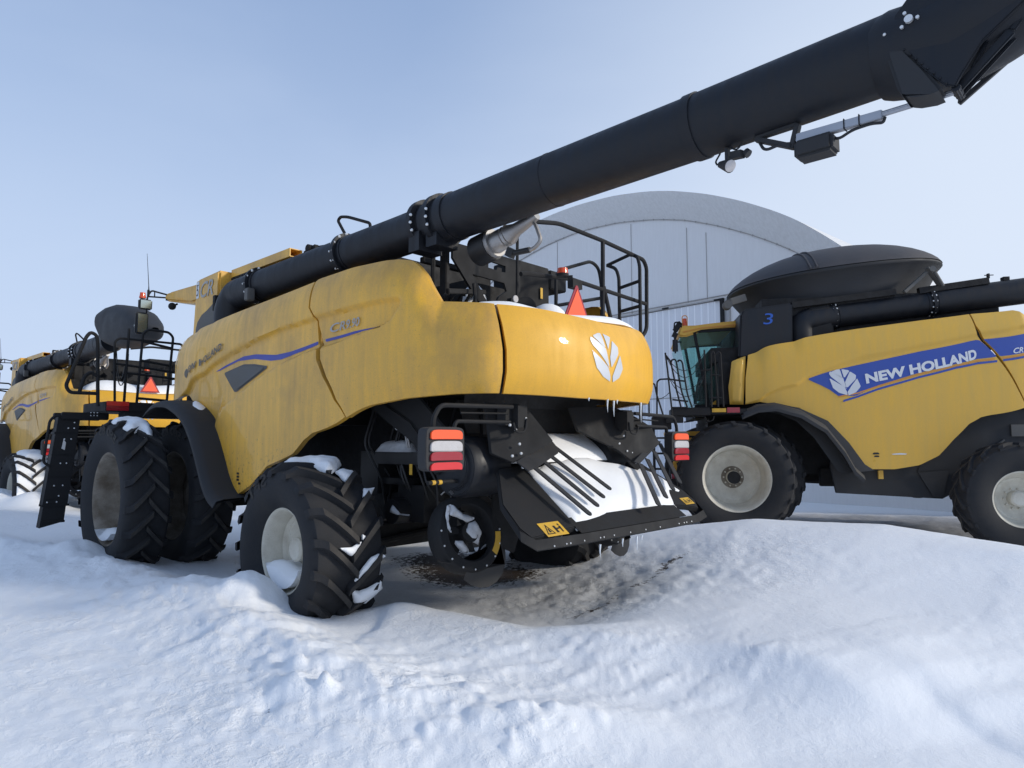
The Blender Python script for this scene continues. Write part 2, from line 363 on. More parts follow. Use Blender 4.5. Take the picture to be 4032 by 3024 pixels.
def glass(name,col,tr=.75):
    m=bpy.data.materials.new(name); m.use_nodes=True; nt=m.node_tree; N=nt.nodes; L=nt.links; N.remove(N['Principled BSDF']); out=N['Material Output']
    t=N.new('ShaderNodeBsdfTransparent'); t.inputs['Color'].default_value=(*col,1); g=N.new('ShaderNodeBsdfGlossy'); g.inputs['Roughness'].default_value=.06; g.inputs['Color'].default_value=(.8,.9,.9,1)
    d=N.new('ShaderNodeBsdfDiffuse'); d.inputs['Color'].default_value=(.30,.42,.40,1); mx=N.new('ShaderNodeMixShader'); mx.inputs[0].default_value=.07; mx2=N.new('ShaderNodeMixShader')
    L.new(t.outputs[0],mx.inputs[1]); L.new(d.outputs[0],mx.inputs[2]); lw=N.new('ShaderNodeLayerWeight'); lw.inputs['Blend'].default_value=.2
    L.new(lw.outputs['Fresnel'],mx2.inputs[0]); L.new(mx.outputs[0],mx2.inputs[1]); L.new(g.outputs[0],mx2.inputs[2]); L.new(mx2.outputs[0],out.inputs['Surface']); return m
GLS=glass('green_tinted_glass',(.55,.80,.75))
def snowmat(name,ground=False):
    m=bpy.data.materials.new(name); m.use_nodes=True; nt=m.node_tree; N=nt.nodes; L=nt.links; b=N['Principled BSDF']
    b.inputs['Base Color'].default_value=(.90,.915,.93,1); b.inputs['Roughness'].default_value=.62; b.inputs['Specular IOR Level'].default_value=.25
    b.inputs['Subsurface Weight'].default_value=.0 if ground else .0
    tc=N.new('ShaderNodeTexCoord'); V=tc.outputs['Object']
    def noise(s,d=6,r=.6,vec=None,dist=0):
        n=N.new('ShaderNodeTexNoise'); n.inputs['Scale'].default_value=s; n.inputs['Detail'].default_value=d; n.inputs['Roughness'].default_value=r; n.inputs['Distortion'].default_value=dist; L.new(vec or V,n.inputs['Vector']); return n.outputs['Fac']
    def mth(op,a,c):
        q=N.new('ShaderNodeMath'); q.operation=op
        for i,k in enumerate((a,c)):
            if isinstance(k,(int,float)): q.inputs[i].default_value=k
            else: L.new(k,q.inputs[i])
        return q.outputs[0]
    h=mth('ADD',mth('MULTIPLY',noise(22,5,.7),.30),mth('MULTIPLY',noise(150,3,.8),.16))
    if ground:
        mp=N.new('ShaderNodeMapping'); mp.inputs['Rotation'].default_value=(0,0,.55); mp.inputs['Scale'].default_value=(3.2,9,3); L.new(V,mp.inputs['Vector'])
        ca=N.new('ShaderNodeAttribute'); ca.attribute_name='crust'
        crumb=mth('MAXIMUM',mth('SUBTRACT',noise(7.5,6,.68,None,.3),.47),0); mask=mth('MINIMUM',mth('MAXIMUM',mth('MULTIPLY',mth('SUBTRACT',noise(.9,3,.5),.40),4.5),.25),1)
        h=mth('ADD',h,mth('MULTIPLY',mth('ADD',mth('MULTIPLY',crumb,3.2),mth('MULTIPLY',noise(1.8,6,.68,mp.outputs['Vector'],.4),.75)),mth('MULTIPLY',mask,ca.outputs['Fac'])))
    bp=N.new('ShaderNodeBump'); bp.inputs['Strength'].default_value=.62 if ground else .4; bp.inputs['Distance'].default_value=.024 if ground else .014; L.new(h,bp.inputs['Height']); L.new(bp.outputs['Normal'],b.inputs['Normal'])
    if ground:
        col=None
        def mixc(f,a,c):
            x=N.new('ShaderNodeMix'); x.data_type='RGBA'; L.new(f,x.inputs['Factor'])
            if isinstance(a,tuple): x.inputs[6].default_value=(*a,1)
            else: L.new(a,x.inputs[6])
            x.inputs[7].default_value=(*c,1); return x.outputs[2]
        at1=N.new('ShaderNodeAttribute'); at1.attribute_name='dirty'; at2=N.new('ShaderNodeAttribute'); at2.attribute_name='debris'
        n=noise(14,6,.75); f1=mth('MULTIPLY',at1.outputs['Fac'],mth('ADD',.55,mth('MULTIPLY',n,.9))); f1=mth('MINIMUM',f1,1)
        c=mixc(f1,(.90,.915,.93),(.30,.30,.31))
        nn=noise(16,6,.75); r=N.new('ShaderNodeMapRange'); r.inputs['From Min'].default_value=.0; r.inputs['From Max'].default_value=.09
        L.new(mth('SUBTRACT',mth('ADD',at2.outputs['Fac'],nn),1.0),r.inputs['Value']); 
        nb=noise(60,4,.7); cd=N.new('ShaderNodeMix'); cd.data_type='RGBA'; L.new(nb,cd.inputs['Factor']); cd.inputs[6].default_value=(.012,.009,.007,1); cd.inputs[7].default_value=(.07,.048,.03,1)
        x=N.new('ShaderNodeMix'); x.data_type='RGBA'; L.new(r.outputs['Result'],x.inputs['Factor']); L.new(c,x.inputs[6]); L.new(cd.outputs[2],x.inputs[7]); L.new(x.outputs[2],b.inputs['Base Color'])
    return m
SNOW=snowmat('snow'); GSNOW=snowmat('ground_snow',True)
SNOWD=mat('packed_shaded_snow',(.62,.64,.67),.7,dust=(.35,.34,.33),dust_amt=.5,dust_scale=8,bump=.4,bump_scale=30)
ICE=mat('icicle_ice',(.75,.8,.85),.1,coat=.5)
# ------------------------------------------------------------------ body shell: surface (s, z) -> machine frame
PLh=[(0.3,1.50),(0,1.57),(-.4,1.6),(-1,1.62),(-3.6,1.62),(-4.4,1.6),(-5.0,1.5),(-5.5,1.3),(-5.68,1.1),(-5.85,.7),(-5.93,.3),(-5.95,0)]
PLc=PLh+[(x,-y) for x,y in PLh[-2::-1]]
SLc=[0]
for _a,_b in zip(PLc,PLc[1:]): SLc.append(SLc[-1]+math.dist(_a,_b))
SC=SLc[11]; # centre line of the rear hood
def plan(s):
    for i in range(len(PLc)-1):
        if s<=SLc[i+1] or i==len(PLc)-2: break
    def nrm(i):
        a=PLc[max(0,i-1)];b=PLc[min(len(PLc)-1,i+1)];dx,dy=b[0]-a[0],b[1]-a[1];l=math.hypot(dx,dy); return Vector((dy/l,-dx/l))
    t=(s-SLc[i])/(SLc[i+1]-SLc[i]); a=Vector(PLc[i]);b=Vector(PLc[i+1]); tt=max(0,min(1,t))
    n=(nrm(i)*(1-tt)+nrm(i+1)*tt).normalized()
    # smooth the plan curve a little (catmull-rom)
    p0=Vector(PLc[max(0,i-1)]);p3=Vector(PLc[min(len(PLc)-1,i+2)])
    p=.5*((2*a)+(b-p0)*tt+(2*p0-5*a+4*b-p3)*tt**2+(-p0+3*a-3*b+p3)*tt**3) if 0<=t<=1 else a+(b-a)*t
    return p,n
ZTM=[(0,3.12),(.5,3.12),(1.5,3.24),(2.5,3.31),(3.5,3.38),(4.2,3.41),(4.9,3.37),(5.1,3.3),(5.3,3.17),(5.5,2.9),(6.1,2.87),(7.27,2.80),(12.5,2.8)]
ZTR=[(0,2.9),(.6,2.95),(1.5,3.2),(2.4,3.33),(3.2,3.44),(3.9,3.5),(4.5,3.54),(4.7,3.44),(5.1,3.2),(5.4,2.95),(6.1,2.87),(12,2.8)]
def inset(s,z,ZT):
    if s>SC: s=2*SC-s
    k=max(0,(z-(interp(ZT,s)-.4))/.4); i=.10*min(k,1.15)**2.5
    i+=.07*sstep(4.3,5.9,s)*min(1.3,max(0,(2.35-z)/.25))**2
    return i
_crM=[(1.5,1.42)]+M['crease']+[(4.486,2.68),(4.902,2.735),(5.041,2.784),(5.147,2.906)]
def featM(s,z):
    if s>SC: s=2*SC-s
    if s>5.4: return .05
    r=interp(M['ridge'],s); 
    if s<.668: r=2.358-(.668-s)*.35
    dr=r-z; dc=z-interp(_crM,s)
    k=sstep(-.004,.045,dr)*sstep(0,.03 if s>1.9 else .3,dc)
    if s>4.85:
        se=interp([(2.6,4.75),(2.735,4.9),(2.784,5.04),(2.906,5.147),(2.966,5.165),(3.02,5.11)],z); k*=sstep(0,.05,se-s)
    return .05*(1-k)
def featR(s,z):
    if s>SC: s=2*SC-s
    r=interp(R['crease'],s); return .03*sstep(-.03,.02,z-r)*(1-sstep(4.6,5.2,s))
def surf(s,z,off=0,which='M'):
    p,n=plan(s); ZT,ft=(ZTM,featM) if which=='M' else (ZTR,featR)
    e=off+ft(s,z)-inset(s,z,ZT)
    return (p[0]+n[0]*e,p[1]+n[1]*e,z)
def coons(bot,top,left,right,nu,nv):
    """bot/top: s-monotone lists; left/right: z lists (bottom->top)"""
    def ev(L,t,k):
        a=L[0][k];b=L[-1][k]; x=a+(b-a)*t; M_=[(p[k],p[1-k]) for p in L]
        if M_[0][0]>M_[-1][0]: M_=M_[::-1]
        o=interp(M_,x); return (x,o) if k==0 else (o,x)
    rows=[]
    for j in range(nv+1):
        v=j/nv; r=[]
        for i in range(nu+1):
            u=i/nu; B=ev(bot,u,0);T=ev(top,u,0);L_=ev(left,v,1);R_=ev(right,v,1)
            c=[(1-v)*B[k]+v*T[k]+(1-u)*L_[k]+u*R_[k]-((1-u)*(1-v)*bot[0][k]+u*(1-v)*bot[-1][k]+(1-u)*v*top[0][k]+u*v*top[-1][k]) for k in(0,1)]
            r.append(tuple(c))
        rows.append(r)
    return rows
def shell(rows,which,th=.06,mir=False):
    g=[[surf(s,z,0,which) for s,z in r] for r in rows]; b=[[surf(s,z,-th,which) for s,z in r] for r in rows]
    # rolled edge: pull the rim in a little
    mb=MB().sheet(g); nv=len(g)-1; nu=len(g[0])-1
    mb.sheet([g[0],b[0]]); mb.sheet([g[-1],b[-1]]); mb.sheet([[r[0] for r in g],[r[0] for r in b]]); mb.sheet([[r[-1] for r in g],[r[-1] for r in b]])
    m=MB(); key={}; idx=[]
    for p in mb.v:
        k=tuple(round(c,5) for c in p)
        if k not in key: key[k]=len(m.v); m.v.append(p)
        idx.append(key[k])
    m.f=[tuple(idx[i] for i in f) for f in mb.f]
    m.f=[f for f in m.f if len(set(f))==len(f)]
    return m.mir() if mir else m
def onshell(poly,cell,off,which): return patch(poly,cell,lambda a,b,d:surf(a,b,off,which))
def text_on(body,s0,z0,s1,z1,h,which,shear=.2,bold=.02,off=.006):
    du=Vector((s1-s0,z1-z0)); W=du.length; du.normalize(); dv=Vector((-du.y,du.x))
    if dv.y<0: dv=-dv
    return lettering(body,lambda u,v:surf(s0+du.x*u+dv.x*v,z0+du.y*u+dv.y*v,off,which),W,h,shear,bold)
# ------------------------------------------------------------------ wheels
def tyre_mesh(R_,w,rr,nl,delta,lh=.055,lw=.085,seg=72):
    mb=MB(); H=w/2; Rb=R_-lh
    half=[(rr,.66*H),(rr+.02,.74*H),(rr+(Rb-rr)*.30,.93*H),(rr+(Rb-rr)*.55,H),(rr+(Rb-rr)*.78,.985*H),(Rb*.975,.90*H),(Rb,.74*H),(Rb+.004,.35*H),(Rb+.006,0)]
    prof=half+[(r,-y) for r,y in half[-2::-1]]
    mb.lathe(prof,(0,0,0),'y',seg)
    def ring(y): # base radius at width y
        a=abs(y)/H; return interp([(0,Rb+.006),(.35,Rb+.004),(.74,Rb),(.90,Rb*.975),(.985,rr+(Rb-rr)*.80),(1.04,rr+(Rb-rr)*.62)],a)
    ts=[.0,.12,.3,.5,.7,.84,.93,1.0,1.035]
    for sd in(1,-1):
        for k in range(nl):
            th0=2*PI*(k+(.5 if sd<0 else 0))/nl
            secs=[]
            for i,t in enumerate(ts):
                y=sd*(t*H*.99 - .03); th=th0+delta*(1-min(t,1))**1.15
                base=ring(y)-.01; top=R_-.004*t**2-(0 if t<.9 else (t-.9)*1.15)
                if t>=1.0: top=max(base+.022,R_-.13 if t>1.01 else R_-.075)
                yo=y*1.0 if t<1 else sd*H*(1.012 if t<1.02 else 1.03)
                wd=lw*(1.0 if t<.7 else 1+.5*(t-.7)); tw=wd*.72
                q=[]
                for rad,w2 in((base,wd),(top,tw),(top,-tw),(base,-wd)):
                    a=th+w2/2/R_; q.append((-rad*math.sin(a),yo,rad*math.cos(a)))
                secs.append(q)
            V=[p for q in secs for p in q]; n=len(secs); F=[]
            for i in range(n-1):
                for j in range(3): F.append((i*4+j,i*4+j+1,i*4+5+j,i*4+4+j))
            F.append((0,1,2,3)); F.append((4*n-4,4*n-3,4*n-2,4*n-1)); mb.add(V,F)
    return mb
def ringtext(mb,body,r,th_c,y,h,width,rot=1):
    def fn(u,v):
        a=th_c-(u-width/2)/r; rr=r+v; return (-rr*math.sin(a),y,rr*math.cos(a))
    return lettering(body,fn,width,h,0,.02,mb)
def rim_mesh(rr,w,deep):
    H=w/2; mb=MB()
    mb.lathe([(rr+.03,.62*H),(rr+.03,.70*H),(rr+.012,.74*H),(rr-.004,.70*H),(rr-.012,.62*H),(rr-.03,.50*H),(rr-.045,.2*H),(rr-.05,deep+.06),(rr-.085,deep+.02)],(0,0,0),'y',64)
    mb.lathe([(rr+.03,-.62*H),(rr+.03,-.72*H),(rr-.004,-.70*H),(rr-.03,-.5*H),(rr-.05,deep-.05)],(0,0,0),'y',48)
    return mb
def disc_mesh(rr,deep,hub,bolts=10,hl=.10):
    mb=MB(); d=deep
    mb.lathe([(rr-.078,d+.0),(rr-.082,d+.03),(rr*.72,d+.035),(rr*.62,d+.0),(rr*.5,d-.03),(hub+.05,d-.03),(hub+.0,d-.02),(hub,d+hl),(hub*.8,d+hl+.02),(0.0,d+hl+.02)],(0,0,0),'y',48)
    for k in range(bolts):
        a=2*PI*k/bolts; r=hub+.035; mb.tube([(r*math.cos(a),d-.03,r*math.sin(a)),(r*math.cos(a),d+.012,r*math.sin(a))],.013,6)
    return mb
def make_wheel(parent,c,R_,w,rr,nl,delta,deep,hub,side=1,rm=RIM,text=None,src=None,lh=.055):
    if src is not None:
        o=copy_tree(src,parent); o.location=c; o.scale=(1,side,1); o.rotation_euler=(0,random.random()*.3,0); return o
    o=disc_mesh(rr,deep,hub).obj('wheel',rm,parent); o.location=c; o.scale=(1,side,1)
    t=tyre_mesh(R_,w,rr,nl,delta,lh)
    if text:
        tm=MB()
        for body,th,r,h,wd in text: ringtext(tm,body,r,th,w/2*1.006,h,wd)
        tm.obj('sidewall_lettering',LUG,o,smooth=0)
    to=t.obj('tyre',[TYRE,LUG],o,smooth=40)
    for p in to.data.polygons:
        if all(math.hypot(to.data.vertices[i].co.x,to.data.vertices[i].co.z)>R_-.028 for i in p.vertices): p.material_index=1
    rim_mesh(rr,w,deep).obj('rim',rm,o,smooth=50)
    return o
# ------------------------------------------------------------------ shared running gear
def lamp(parent,c,side):
    """tail lamp cluster, flat box facing backwards (-x)"""
    x,y,z=c; mb=MB(); W,H=.385,.335
    pts=[(x+.07,y+W/2*math.copysign(abs(math.cos(t))**.32,math.cos(t)),z+H/2*math.copysign(abs(math.sin(t))**.32,math.sin(t))) for t in [2*PI*(k+.5)/28 for k in range(28)]]
    mb.prism(pts,(-.10,0,0)); o=mb.obj('tail_lamp',PLAS,parent,bevel=.012)
    def lens(name,m,z0,z1,w2,bulge=.012):
        zc,hh=(z0+z1)/2,(z1-z0)/2; p=[(x-.032,y+w2*math.copysign(abs(math.cos(t))**.28,math.cos(t)),z+zc+hh*math.copysign(abs(math.sin(t))**.45,math.sin(t))-.012*math.cos(t)**2) for t in [2*PI*(k+.5)/24 for k in range(24)]]
        MB().prism(p,(-.018,0,0)).obj(name,m,o,bevel=.004)
    lens('orange_reflector',ORN,.075,.145,.158); lens('clear_lens',LENS,-.018,.062,.158); lens('red_lens',REDD,-.085,-.0185,.158); lens('red_reflector',RED,-.155,-.098,.155)
    return o
def sticker(parent,c,du,dv,n,W,H,name='warning_sticker'):
    c=Vector(c);du=Vector(du).normalized();dv=Vector(dv).normalized();n=Vector(n).normalized()
    P=lambda a,b,o:c+du*a*W/2+dv*b*H/2+n*o
    o=MB().add([P(-1,-1,.003),P(1,-1,.003),P(1,1,.003),P(-1,1,.003)],[(0,1,2,3)]).obj(name,STK,parent,smooth=0)
    mb=MB()
    def tri(pts): mb.add([P(a,b,.005) for a,b in pts],[tuple(range(len(pts)))])
    for e in(((-.85,-.7),(-.1,-.7),(-.16,-.58),(-.78,-.58)),((-.1,-.7),(-.45,.75),(-.47,.5),(-.2,-.58)),((-.45,.75),(-.85,-.7),(-.74,-.58),(-.45,.5))): tri(e)
    tri(((-.55,-.45),(-.35,-.45),(-.42,.1),(-.5,.1))); tri(((.1,-.6),(.3,-.6),(.3,.4),(.1,.4))); tri(((.3,-.15),(.6,-.1),(.6,.1),(.3,.05))); tri(((.6,-.6),(.72,-.6),(.78,.3),(.6,.3))); tri(((.62,.38),(.76,.38),(.76,.62),(.62,.62)))
    mb.obj('pictogram',INK,o,smooth=0); return o
def chassis(root):
    mb=MB()
    mb.prism([(.3,-.72,1.2),(.3,-.72,2.3),(-5.0,-.72,2.3),(-5.0,-.72,1.75),(-4.6,-.72,1.35),(-4.2,-.72,1.05),(-2.8,-.72,.98),(-1.2,-.72,1.0)],(0,1.44,0))
    mb.bb((.15,-1.42,2.15),(-4.9,1.42,2.85)); mb.bb((.25,-1.3,2.85),(-3.2,1.3,3.1))
    mb.bb((-1.2,-1.5,1.9),(-3.2,1.5,2.2))
    mb.bb((-4.9,-1.1,2.2),(-5.35,1.1,2.75))
    for y in(.75,-.75): mb.bb((-3.5,y-.03,.9),(-4.1,y+.03,1.8)); mb.bb((-1.5,y-.05,.8),(-2.9,y+.05,1.1))
    mb.obj('chassis',DARK,root,bevel=.01)
    a=MB(); a.bb((-3.7,-1.45,.66),(-3.92,1.45,.9)); a.bb((-3.55,-.5,.9),(-4.05,.5,1.25))
    for y in(1.35,-1.35): a.tube([(-3.8,y,.45),(-3.8,y,1.15)],.09,10); a.bar((-3.8,y,.72),(-3.8,y*1.3,.72),.25,.25)
    a.tube([(-3.95,.3,.8),(-3.98,1.3,.72)],.035); a.tube([(-3.95,-.3,.8),(-3.98,-1.3,.72)],.035)
    a.obj('rear_axle',DARK,root,bevel=.01)
    f=MB(); f.bb((.22,-.9,.82),(-.22,.9,1.2)); f.tube([(0,-1.2,1.0),(0,1.2,1.0)],.16,12); f.bb((.3,-1.0,1.1),(-.6,1.0,1.9)); f.obj('front_axle',DARK,root,bevel=.01)
# ------------------------------------------------------------------ newer combine
def auger(root,kind):
    def cl(x): return Vector((x,interp([(-9.5,1.1),(-4.2,1.1),(-1.7,1.31),(0,1.33)],x),interp([(-9.5,3.9),(-8.7,3.87),(-7.4,3.83),(-5.3,3.785),(-4.2,3.76),(-3.4,3.715),(-1.7,3.615),(0,3.6)],x)))
    if kind=='R':
        cl=lambda x: Vector((x,1.1,3.585+(-1.7-x)*.105))
    mb=MB()
    end={'M':-8.72,'N':-6.75,'R':-8.6}[kind]
    r1=.19 if kind!='R' else .20
    if kind!='R':
        el=[(-.98,1.36,3.15),(-.98,1.36,3.42),(-1.1,1.33,3.60),(-1.7,1.31,3.615)]
        mb.tube(fillet(el,.2,8),r1,32)
    else:
        mb.tube(fillet([(-1.2,1.15,3.15),(-1.2,1.15,3.5),(-1.75,1.12,3.585)],.25,8),.21,24)
    xs=[-1.72,-3.4,-4.72] if kind!='R' else [-1.72,-3.2,-6.0]
    rr=[r1,r1+.005,.212,.212]
    seg=xs+[end]
    for i in range(len(seg)-1): 
        n=6; mb.tube([cl(seg[i]+(seg[i+1]-seg[i])*k/n) for k in range(n+1)],rr[i] if i<2 else .212,40)
    def flange(x,r,w=.022):
        a=cl(x+w);b=cl(x-w); mb.tube([a,b],r,40)
    for x in seg[:1]+seg[1:2]: flange(x,.232); flange(x-.07,r1+.012,.01); flange(x+.07,r1+.01,.01)
    if kind!='R':
        for x in (-4.64,-4.86): flange(x,.25,.03)
        flange(-5.0,.224,.05); flange(-7.45,.222,.035); flange(-6.2,.215,.008)
        mb.bb((-4.6,1.02,3.48),(-4.75,1.30,3.66)); mb.bb((-4.8,1.0,3.50),(-4.95,1.26,3.62))
    o=mb.obj('unloading_auger',BLKG,root,smooth=40)
    bb=MB()
    for x,n in ((seg[0],14),(seg[1],14)):
        for k in range(n):
            a=2*PI*k/n; c=cl(x); bb.ball((c.x-.02,c.y+.215*math.cos(a),c.z+.215*math.sin(a)),.019,6); bb.ball((c.x+.03,c.y+.215*math.cos(a),c.z+.215*math.sin(a)),.014,6)
    if kind!='R':
        for x in(-4.64,-4.86):
            for k in(-1,0,1): c=cl(x); bb.ball((c.x-.03,c.y+.24*math.cos(.3*k-.1),c.z+.24*math.sin(.3*k-.1)),.016,6)
    bb.obj('flange_bolts',BOLT,o)
    if kind=='M':
        # folding joint, actuator and lights under the outer tube
        s=MB()
        arm=[(-8.752,4.02),(-8.69,3.95),(-8.672,3.88),(-8.70,3.80),(-8.80,3.62),(-8.895,3.49),(-8.935,3.472),(-8.97,3.53),(-9.06,3.66),(-9.25,3.80),(-9.4,4.05),(-9.2,4.2)]
        s.prism([(x,1.30,z) for x,z in arm],(0,.025,0))
        # linkage bars from the actuator pin up to the spout
        for y in(1.26,1.20): s.bar((-8.93,y,3.475),(-9.165,y,3.69),.02,.045); s.bar((-9.165,y,3.69),(-9.25,y,3.80),.02,.03); s.bar((-9.0,y,3.56),(-9.10,y,3.74),.02,.02)
        s.tube([(-8.935,1.17,3.478),(-8.935,1.30,3.475)],.022,10)
        for k in range(9): t=k/8; s.ball((-8.70-.2*t,1.328,3.78-.28*t),.007,5)
        s.tube([(-8.55,1.1,3.85),(-8.62,1.1,3.85),(-8.75,1.1,3.83),(-8.9,1.1,3.82),(-9.05,1.1,3.88),(-9.35,1.1,4.0),(-9.9,1.1,4.12),(-10.3,1.1,4.15)],[.214,.235,.245,.255,.26,.26,.26,.25],36)
        s.obj('auger_spout',BLKG,root,bevel=.006)
        g=MB(); g.prism([(x,1.325,z) for x,z in((-8.63,3.84),(-8.645,3.72),(-8.68,3.56),(-8.71,3.50),(-8.76,3.478),(-8.83,3.468),(-8.885,3.475),(-8.81,3.62),(-8.70,3.80))],(0,-.16,0)); g.obj('hinge_cover',PLAS,root,bevel=.03)
        hb=MB(); c=(-8.758,1.345,3.884); hb.tube([c,(c[0],c[1]+.02,c[2])],.020,20)
        for dx,dz in((.022,.05),(-.048,-.006),(.042,-.035)): hb.tube([(c[0]+dx*.8,c[1],c[2]+dz*.8),(c[0]+dx*.8,c[1]+.012,c[2]+dz*.8)],.009,8)
        hb.ball((-8.64,1.335,3.86),.009,8); hb.obj('hinge_bolts',BOLT,root)
        a=MB(); a.bar((-8.09,1.1,3.545),(-8.56,1.1,3.535),.045,.05); a.tube([(-8.55,1.1,3.54),(-8.935,1.22,3.49)],.017,10)
        ac=a.obj('fold_actuator',ALU,root,bevel=.004)
        m=MB(); m.bb((-8.09,1.02,3.40),(-8.31,1.17,3.51)); m.obj('actuator_motor',PLAS,ac,bevel=.018)
        k=MB(); k.bar((-7.84,1.1,3.62),(-8.07,1.1,3.50),.05,.03); k.bar((-8.06,1.1,3.49),(-8.10,1.1,3.63),.05,.03); k.bar((-7.85,1.1,3.625),(-8.1,1.1,3.63),.05,.02)
        k.bar((-8.9,1.1,3.52),(-9.15,1.25,3.70),.03,.025); k.bar((-8.90,1.0,3.52),(-9.15,.95,3.72),.03,.025)
        k.pipe([(-7.86,1.1,3.60),(-7.9,1.12,3.52),(-8.0,1.12,3.535),(-8.08,1.1,3.52)],.01,.04); k.pipe([(-8.28,1.1,3.5),(-8.33,1.12,3.46),(-8.4,1.1,3.50),(-8.5,1.1,3.505),(-8.56,1.1,3.49),(-8.57,1.1,3.52)],.009,.03)
        for x in(-8.36,-8.44): k.bb((x,1.07,3.508),(x-.006,1.13,3.572))
        k.obj('actuator_brackets',PLAS,ac,bevel=.003)
        l=MB(); l.bb((-7.64,1.08,3.50),(-7.66,1.12,3.62)); l.tube([(-7.645,1.1,3.50),(-7.665,1.12,3.475)],.012); l.tube([(-7.62,1.15,3.505),(-7.70,1.18,3.465)],[.02,.045],16)
        l.bar((-7.68,1.1,3.56),(-7.76,1.12,3.545),.05,.045); l.tube([(-7.77,1.1,3.56),(-7.79,1.1,3.54)],.028,10)
        l.pipe([(-7.6,1.1,3.6),(-7.58,1.13,3.54),(-7.6,1.15,3.51)],.006,.03); l.pipe([(-7.66,1.1,3.63),(-7.72,1.12,3.58),(-7.75,1.1,3.62)],.006,.03)
        lo=l.obj('work_light',PLAS,root); MB().tube([(-7.702,1.181,3.464),(-7.706,1.183,3.461)],.038,20).obj('lens',LENS,lo)
    elif kind=='N':
        st=[(-6.47,4.15,4.34,.20),(-6.52,4.0,4.46,.28),(-6.84,3.74,4.51,.31),(-7.3,3.63,4.50,.32),(-7.96,3.58,4.38,.33),(-8.37,3.62,4.25,.33),(-8.67,3.64,4.08,.28),(-8.88,3.68,3.95,.2),(-9.03,3.78,3.85,.06)]
        rows=[]
        for x,z0,z1,w in st:
            rows.append([(x,1.1+w*math.copysign(abs(math.cos(t))**.7,math.cos(t)),(z0+z1)/2+(z1-z0)/2*math.copysign(abs(math.sin(t))**.8,math.sin(t))) for t in [2*PI*k/24 for k in range(25)]])
        MB().sheet(rows).obj('auger_spout',PLAS,root,smooth=50)
    return o
def railing(root,name,paths,r=.021,mat_=None,ladder=None):
    mb=MB()
    for p in paths: mb.pipe(p,r,.09,8)
    return mb.obj(name,mat_ or BLK,root)
def new_combine():
    root=empty('combine_harvester')
    chassis(root)
    # --- shell panels
    bot=[(.25,2.25)]+[(.45,2.30)]+M['fp_bot'][2:]; bot=[(.2,2.27),(.40,2.285),(.67,2.33),(1.1,2.22)]+M['fp_bot'][2:]
    top=[(.42,3.11),(.5,3.14)]+M['fp_top'][1:-1]+[(3.72,3.335)]
    gapL=[(4.355,1.946),(4.14,2.11),(3.995,2.341),(3.928,2.516),(3.925,2.64),(3.90,2.746),(3.85,2.96),(3.735,3.057),(3.72,3.335)]
    gapR=[(a+.04,b) for a,b in gapL]; gapR[0]=(4.385,1.94)
    left=[(.2,2.27),(.22,2.40),(.29,2.581),(.34,2.8),(.38,3.0),(.42,3.11)]
    botL=bot[:-1]+[gapL[0]]
    fp=coons(botL,top,left,gapL,150,70)
    sb=[(4.385,1.94),(4.79,2.045)]+M['rs_bot'][1:3]+[(6.068,2.121)]
    st=[(3.748,3.335),(3.80,3.352)]+M['rs_top'][2:-1]+[(6.02,2.88)]
    rsr=[(6.068,2.121),(6.085,2.3),(6.083,2.483),(6.055,2.7),(6.02,2.88)]
    rs=coons(sb,st,gapR,rsr,90,60)
    for mir in(False,True):
        sp=shell(fp,'M',mir=mir).obj('side_panel',YEL,root,smooth=45); rp=shell(rs,'M',mir=mir).obj('rear_side_panel',YEL,root,smooth=45)
        if mir: continue
        # details on the visible side
        k=[i for i,p in enumerate(M['blue_t']) if p[0]<3.9]; bt=[M['blue_t'][i] for i in k]+[(3.905,2.710)]; bb=[p for p in M['blue_b'] if p[0]<3.9]+[(3.905,2.678)]
        onshell(bt+bb[::-1],.012,.004,'M').obj('blue_stripe',BLUE,sp)
        bt=[(3.972,2.718),(4.434,2.743),(4.895,2.752)]; bb=[(4.915,2.742),(4.435,2.719),(3.98,2.690)]
        onshell(bt+bb,.012,.004,'M').obj('blue_stripe',BLUE,rp)
        w=M['win']; w=[w[0],w[1],w[2],w[3],w[4],w[5],w[6]]
        onshell(w,.02,.006,'M').obj('side_window',GREYG,sp)
        c=np.array(w).mean(0); onshell([tuple(c+(np.array(p)-c)*.84) for p in w],.02,.016,'M').obj('window_inset',GREYG,sp)
        text_on('NEW HOLLAND',.885,2.575,1.955,2.818,.085,'M',.15,.03,.018).obj('lettering',SILD,sp)
        text_on('CR9.90',4.03,2.768,4.575,2.785,.085,'M',.2,.012,.014).obj('model_lettering',SILV,rp)
        lg=[(math.cos(t)*.085+.755,2.605+math.sin(t)*.06) for t in [2*PI*i/20 for i in range(20)]]; onshell(lg,.02,.004,'M').obj('round_emblem',SILD,sp)
        d=MB(); 
        for i,(a,b) in enumerate(((2.385,1.36),(2.385,1.325),(2.385,1.29),(2.42,1.25))): onm=patch([(a,b-.012),(a+.05,b-.012),(a+.05,b+.012),(a,b+.012)],.012,lambda x,y,q:surf(x,y,.004,'M'),d)
        d.obj('decals',INK,sp)
    hb=[(6.10,2.119)]+M['rh_bot'][1:4]; hb=hb+[(2*SC-a,b) for a,b in hb[:-1][::-1]]
    tp=[(6.05,2.878),(6.217,2.876),(6.482,2.868),(6.801,2.845),(SC,2.825)]; tp=tp+[(2*SC-a,b) for a,b in tp[:-1][::-1]]
    sl=[(a+.03,b) for a,b in rsr]; sl[0]=(6.10,2.119); sl[-1]=(6.05,2.878); sr=[(2*SC-a,b) for a,b in sl]
    rh=shell(coons(hb,tp,sl,sr,120,40),'M').obj('rear_hood',YELB,root,smooth=45)
    # top deck of the hood
    mb=MB(); rows=[]
